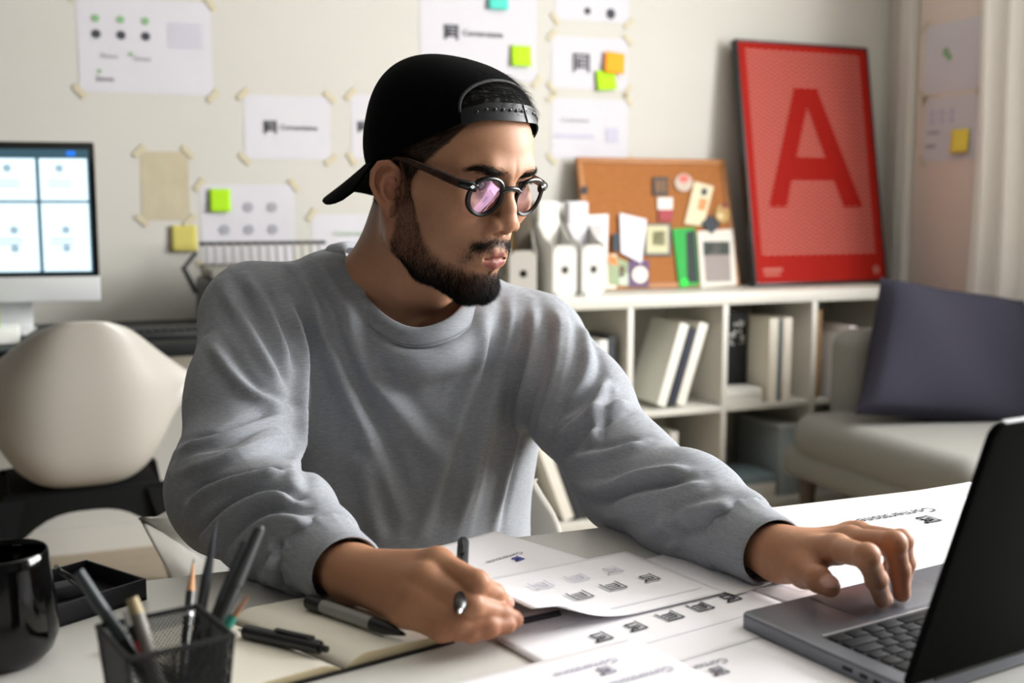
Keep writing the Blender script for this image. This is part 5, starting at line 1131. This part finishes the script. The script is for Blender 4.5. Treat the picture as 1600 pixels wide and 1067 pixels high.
for x in (.03, LW_-.03):
    for y in (-.03, -LD_+.03): mb = MB(); mb.lathe([(.006, 0), (.006, .002)], 12, cap=True); mb.build('rubber_foot', m_kw, lap, (x, y, 0))
mb = MB(); mb.tube([(.03, -LD_+.004, BT-.001), (LW_-.03, -LD_+.004, BT-.001)], .005, n=12); mb.build('hinge', m_kw, lap)
LM = Matrix.Translation((0, -LD_+.003, BT+.001)) @ Matrix.Rotation(R_(17), 4, 'X')
mb = MB(); pts = []
for cx_, cz_, a0 in ((LW_-.010, LLID-.010, 0), (.010, LLID-.010, 90), (.003, .003, 180), (LW_-.003, .003, 270)):
    rr = .010 if a0 < 180 else .003
    for k in range(7): a = R_(a0+k*15); pts.append((cx_+rr*math.cos(a), cz_+rr*math.sin(a)))
mb.prism(pts, 0, .0055, LM @ Matrix.Rotation(PI/2, 4, 'X'), bevel=.0016, seg=3); ld = mb.build('lid', m_lapd, lap, smooth=40)
mb = MB(); mb.box((LW_/2, .0004, LLID/2), (LW_-.012, .0008, LLID-.012), M=LM); mb.build('screen', mat('laptop_screen', '2a3038', .15, emit=.25), ld)
mb = MB(); mb.box((LW_/2, -.00275, LLID+.0001), (LW_-.02, .0042, .0008), M=LM, bevel=.0003); mb.build('lid_edge', mat('lid_edge_silver', 'b9bcc2', .3, .7), ld)
# ---- mug
mc = onz(2, 985, DESK_Z); mug = empty('mug', (mc[0], mc[1], DESK_Z), 0, 'glossy black mug with a tapering top at the left edge', 'mug'); m_mug = mat('mug_glaze', '040405', .09, spec=.45)
mug.location = (-.046, .905, DESK_Z); mug.scale = (.88, .88, .93)
mb = MB(); mb.lathe([(.0001, .003), (.026, .0025), (.029, 0), (.031, .001), (.040, .010), (.0445, .022), (.0445, .032), (.0425, .055), (.0395, .082), (.0388, .090), (.0375, .0915), (.0362, .090), (.037, .080), (.040, .05), (.041, .03), (.036, .012), (.02, .007), (.0001, .0065)], 56); mb.build('cup_body', m_mug, mug, smooth=60)
mb = MB(); mb.tube([(-.040, .0, .074), (-.062, .0, .070), (-.070, .0, .050), (-.062, 0, .030), (-.042, 0, .026)], .0055, n=12, sy=1.3); mb.build('handle', m_mug, mug, smooth=60)
mb = MB(); mb.lathe([(.0001, .062), (.0385, .062)], 40); mb.build('coffee', mat('coffee', '120a06', .08), mug)
# ---- tray
tr_r = onz(230, 937, DESK_Z); tr = empty('desk_tray', (tr_r[0], tr_r[1], DESK_Z), R_(31), 'black rectangular desk tray with small tools beside the mug', 'tray'); m_tr = mat('tray_black', '101216', .5, spec=.3)
TW, TD, TH, tt = .155, .090, .019, .0025
for nm, c, s in (('tray_floor', (-TW/2, TD/2, .002), (TW, TD, .004)), ('tray_wall', (-TW/2, tt/2, TH/2), (TW, tt, TH)), ('tray_wall', (-TW/2, TD-tt/2, TH/2), (TW, tt, TH)), ('tray_wall', (-tt/2, TD/2, TH/2), (tt, TD-2*tt, TH)), ('tray_wall', (-TW+tt/2, TD/2, TH/2), (tt, TD-2*tt, TH))): mb = MB(); mb.box(c, s, bevel=.0006); mb.build(nm, m_tr, tr)
def intray(x, y, z): return Matrix.Translation((tr_r[0], tr_r[1], DESK_Z)) @ Matrix.Rotation(R_(31), 4, 'Z') @ Vector((x, y, z))
# tweezers resting on the tray wall
a = onz(91, 889, DESK_Z+.040); b_ = onz(131, 921, DESK_Z+.012); tw = empty('tweezers', a, 0, 'shiny steel tweezers propped in the desk tray', 'tweezers'); d_ = Vector(b_)-Vector(a)
for s in (-1, 1):
    sd = d_.cross(Vector((0, 0, 1))).normalized()*s; mb = MB(); mb.tube([Vector((0, 0, 0)), d_*.3+sd*.0035, d_*.7+sd*.0040, d_+sd*.0004], [.0016, .0016, .0014, .0006], n=8, sx=.6, sy=1.3); mb.build('arm', mat('steel', 'd0d2d2', .18, 1.0), tw)
mb = MB(); mb.tube([d_*-.10, d_*.04], .0022, n=8); mb.build('joint', mat('steel', 'd0d2d2'), tw)
for k, (x, y, rz, lb) in enumerate(((-.085, .035, .5, 'black binder clip in the middle of the desk tray'), (-.118, .060, -.3, 'black binder clip at the far end of the desk tray'))):
    c = intray(x, y, .004); bc = empty('binder_clip', c, R_(31)+rz, lb, 'clip'); mb = MB(); mb.prism([(-.009, 0), (.009, 0), (.002, .013), (-.002, .013)], -.016, .016, Matrix.Rotation(PI/2, 4, 'X')); mb.build('clip_body', mat('clip_black', '0a0a0b', .3), bc, smooth=None)
    mb = MB(); mb.tube([(-.004, -.009, .012), (-.010, -.008, .026), (-.012, 0, .030), (-.010, .008, .026), (-.004, .009, .012)], .0007, n=6); mb.build('wire_handle', mat('steel', 'd0d2d2'), bc)
er = intray(-.045, .055, .004); mb = MB(); mb.box((0, 0, .006), (.035, .018, .012), bevel=.002); tag(mb.build('eraser', mat('eraser_dark', '2a2c31', .8), None, er, (0, 0, .3)), 'dark block eraser at the right end of the desk tray', 'eraser')
# ---- wire mesh pencil cup
CUPZ, CUPH = DESK_Z, .082
cc = np.array([.054, .700, 0]); cang = R_(13); hs = .0315; hb = .0245
cup = empty('pencil_cup', (cc[0], cc[1], CUPZ), cang, 'square black wire-mesh pencil cup in the left foreground', 'pencil cup'); m_wire = mat('wire_black', '101214', .5, .2)
def cpt(side, u, v):                                               # side 0..3, u across, v up; tapers to the base
    k = hb+(hs-hb)*v; p = Vector((u*k, -k, v*CUPH)); return Matrix.Rotation(side*PI/2, 3, 'Z') @ p
for sd in range(4):
    mb = MB(); NW = 22
    for fam in (1, -1):
        for k in range(-NW, NW+1):
            # diagonal wire u = c + fam*v*2 clipped to the panel
            c0 = k/NW*2; pts_ = []
            for q in range(9):
                v = q/8; u = c0+fam*(v-.5)*2.2
                if -1 <= u <= 1: pts_.append(cpt(sd, u, v))
            if len(pts_) >= 2: mb.tube(pts_, .00052, n=4, cap=False)
    w_ = mb.build('mesh_panel', m_wire, cup, smooth=None); w_['kind'] = 'stuff'
    mb = MB(); mb.tube([cpt(sd, -1, 1), cpt(sd, 1, 1)], .0019, n=8); mb.build('rim_rail', m_wire, cup); mb = MB(); mb.tube([cpt(sd, -1, 0), cpt(sd, -1, 1)], .0012, n=6); mb.build('corner_wire', m_wire, cup)
    mb = MB(); mb.tube([cpt(sd, -1, 0), cpt(sd, 1, 0)], .0018, n=8); mb.build('base_rail', m_wire, cup)
mb = MB(); mb.box((0, 0, .0012), (.049, .049, .0016)); mb.build('base_plate', m_wire, cup)
def incup(x, y, z=.004): return Matrix.Translation((cc[0], cc[1], CUPZ)) @ Matrix.Rotation(cang, 4, 'Z') @ Vector((x, y, z))
def topat(px, py, bot, L):                                          # point on the pixel ray at distance L from the foot
    r_ = Vector(ray(px, py)); o_ = Vector(C_O)-bot; A_ = r_.dot(r_); B_ = 2*r_.dot(o_); C_ = o_.dot(o_)-L*L; D_ = max(B_*B_-4*A_*C_, 0); return Vector(C_O)+r_*((-B_+math.sqrt(D_))/(2*A_))
def stick(px, py, bx, by, L, r, label, parts, name='pencil', cat='pencil'):
    bx *= .62; by *= .62; L *= .80; r *= .76; bot = incup(bx, by); top = topat(px, py, bot, L); o = empty(name, bot, 0, label, cat, 'writing tools in the mesh cup'); o.rotation_mode = 'QUATERNION'; o.rotation_quaternion = (top-bot).to_track_quat('Z', 'Y'); L = (top-bot).length
    for nm, t0, t1, r0, r1, col, ro in parts: mb = MB(); mb.lathe([(.0001, t0*L), (r*r0, t0*L), (r*(r0+r1)/2, (t0+t1)/2*L), (r*r1, t1*L), (.0001, t1*L)], 14); mb.build(nm, mat('stick_'+col, col, ro), o)
    return o
stick(303, 872, .010, .012, .165, .0040, 'black pencil with a sharpened wooden tip in the mesh cup', [('shaft', 0, .80, 1, 1, '0b0c0d', .3), ('white_band', .66, .685, 1.03, 1.03, 'f0f2f4', .3), ('wooden_cone', .80, .97, 1, .25, 'b98a62', .7), ('lead', .97, 1, .25, .05, '1a1a1a', .5)])
stick(338, 815, .004, -.008, .19, .0042, 'slim dark paintbrush standing upright in the mesh cup', [('shaft', 0, .62, 1, 1.1, '15181c', .35), ('ferrule', .62, .74, 1.1, 1.15, '1d2226', .3), ('bristles', .74, 1, 1.15, .12, '2b3138', .8)], 'paintbrush', 'brush')
stick(408, 822, -.012, -.010, .20, .0060, 'thick dark drawing pen leaning far right in the mesh cup', [('shaft', 0, .72, 1, 1, '0f1214', .5), ('cap', .72, .98, 1.1, .9, '15191c', .55), ('cap_end', .98, 1, .9, .5, '0d0f10', .4)], 'drawing_pen', 'pen')
stick(383, 848, -.006, .004, .175, .0050, 'dark grey pen leaning right behind the thick one', [('shaft', 0, .70, 1, 1, '1b2124', .3), ('cap', .70, 1, 1.1, .8, '262d31', .3)], 'drawing_pen', 'pen')
stick(122, 893, .022, -.008, .150, .0055, 'smoky translucent marker leaning left out of the mesh cup', [('shaft', 0, .62, 1, 1, '0d0f11', .3), ('cap', .62, 1, 1.05, .85, '343c40', .4)], 'marker', 'marker')
stick(206, 934, .006, -.020, .120, .0060, 'grey marker with a tan end in the mesh cup', [('shaft', 0, .90, 1, 1, '77736c', .5), ('end_plug', .90, 1, 1, .8, 'a3946f', .6)], 'marker', 'marker')
stick(196, 954, .014, -.022, .112, .0042, 'red and white pen low at the left of the mesh cup', [('shaft', 0, .80, 1, 1, 'b3232a', .35), ('collar', .80, .90, 1.05, 1.05, '141414', .4), ('cap', .90, 1, 1, .7, 'e4e4e4', .3)], 'pen', 'pen')
stick(388, 930, -.024, .012, .118, .0038, 'blue pencil with a brown tip at the right of the mesh cup', [('shaft', 0, .80, 1, 1, '232b55', .4), ('wooden_cone', .80, 1, 1, .2, '8a5a34', .7)])
stick(364, 962, -.022, -.004,   .104, .0046, 'teal capped marker at the right of the mesh cup', [('shaft', 0, .76, 1, 1, '2a3034', .4), ('cap', .76, 1, 1.1, .95, '2c8070', .3)], 'marker', 'marker')
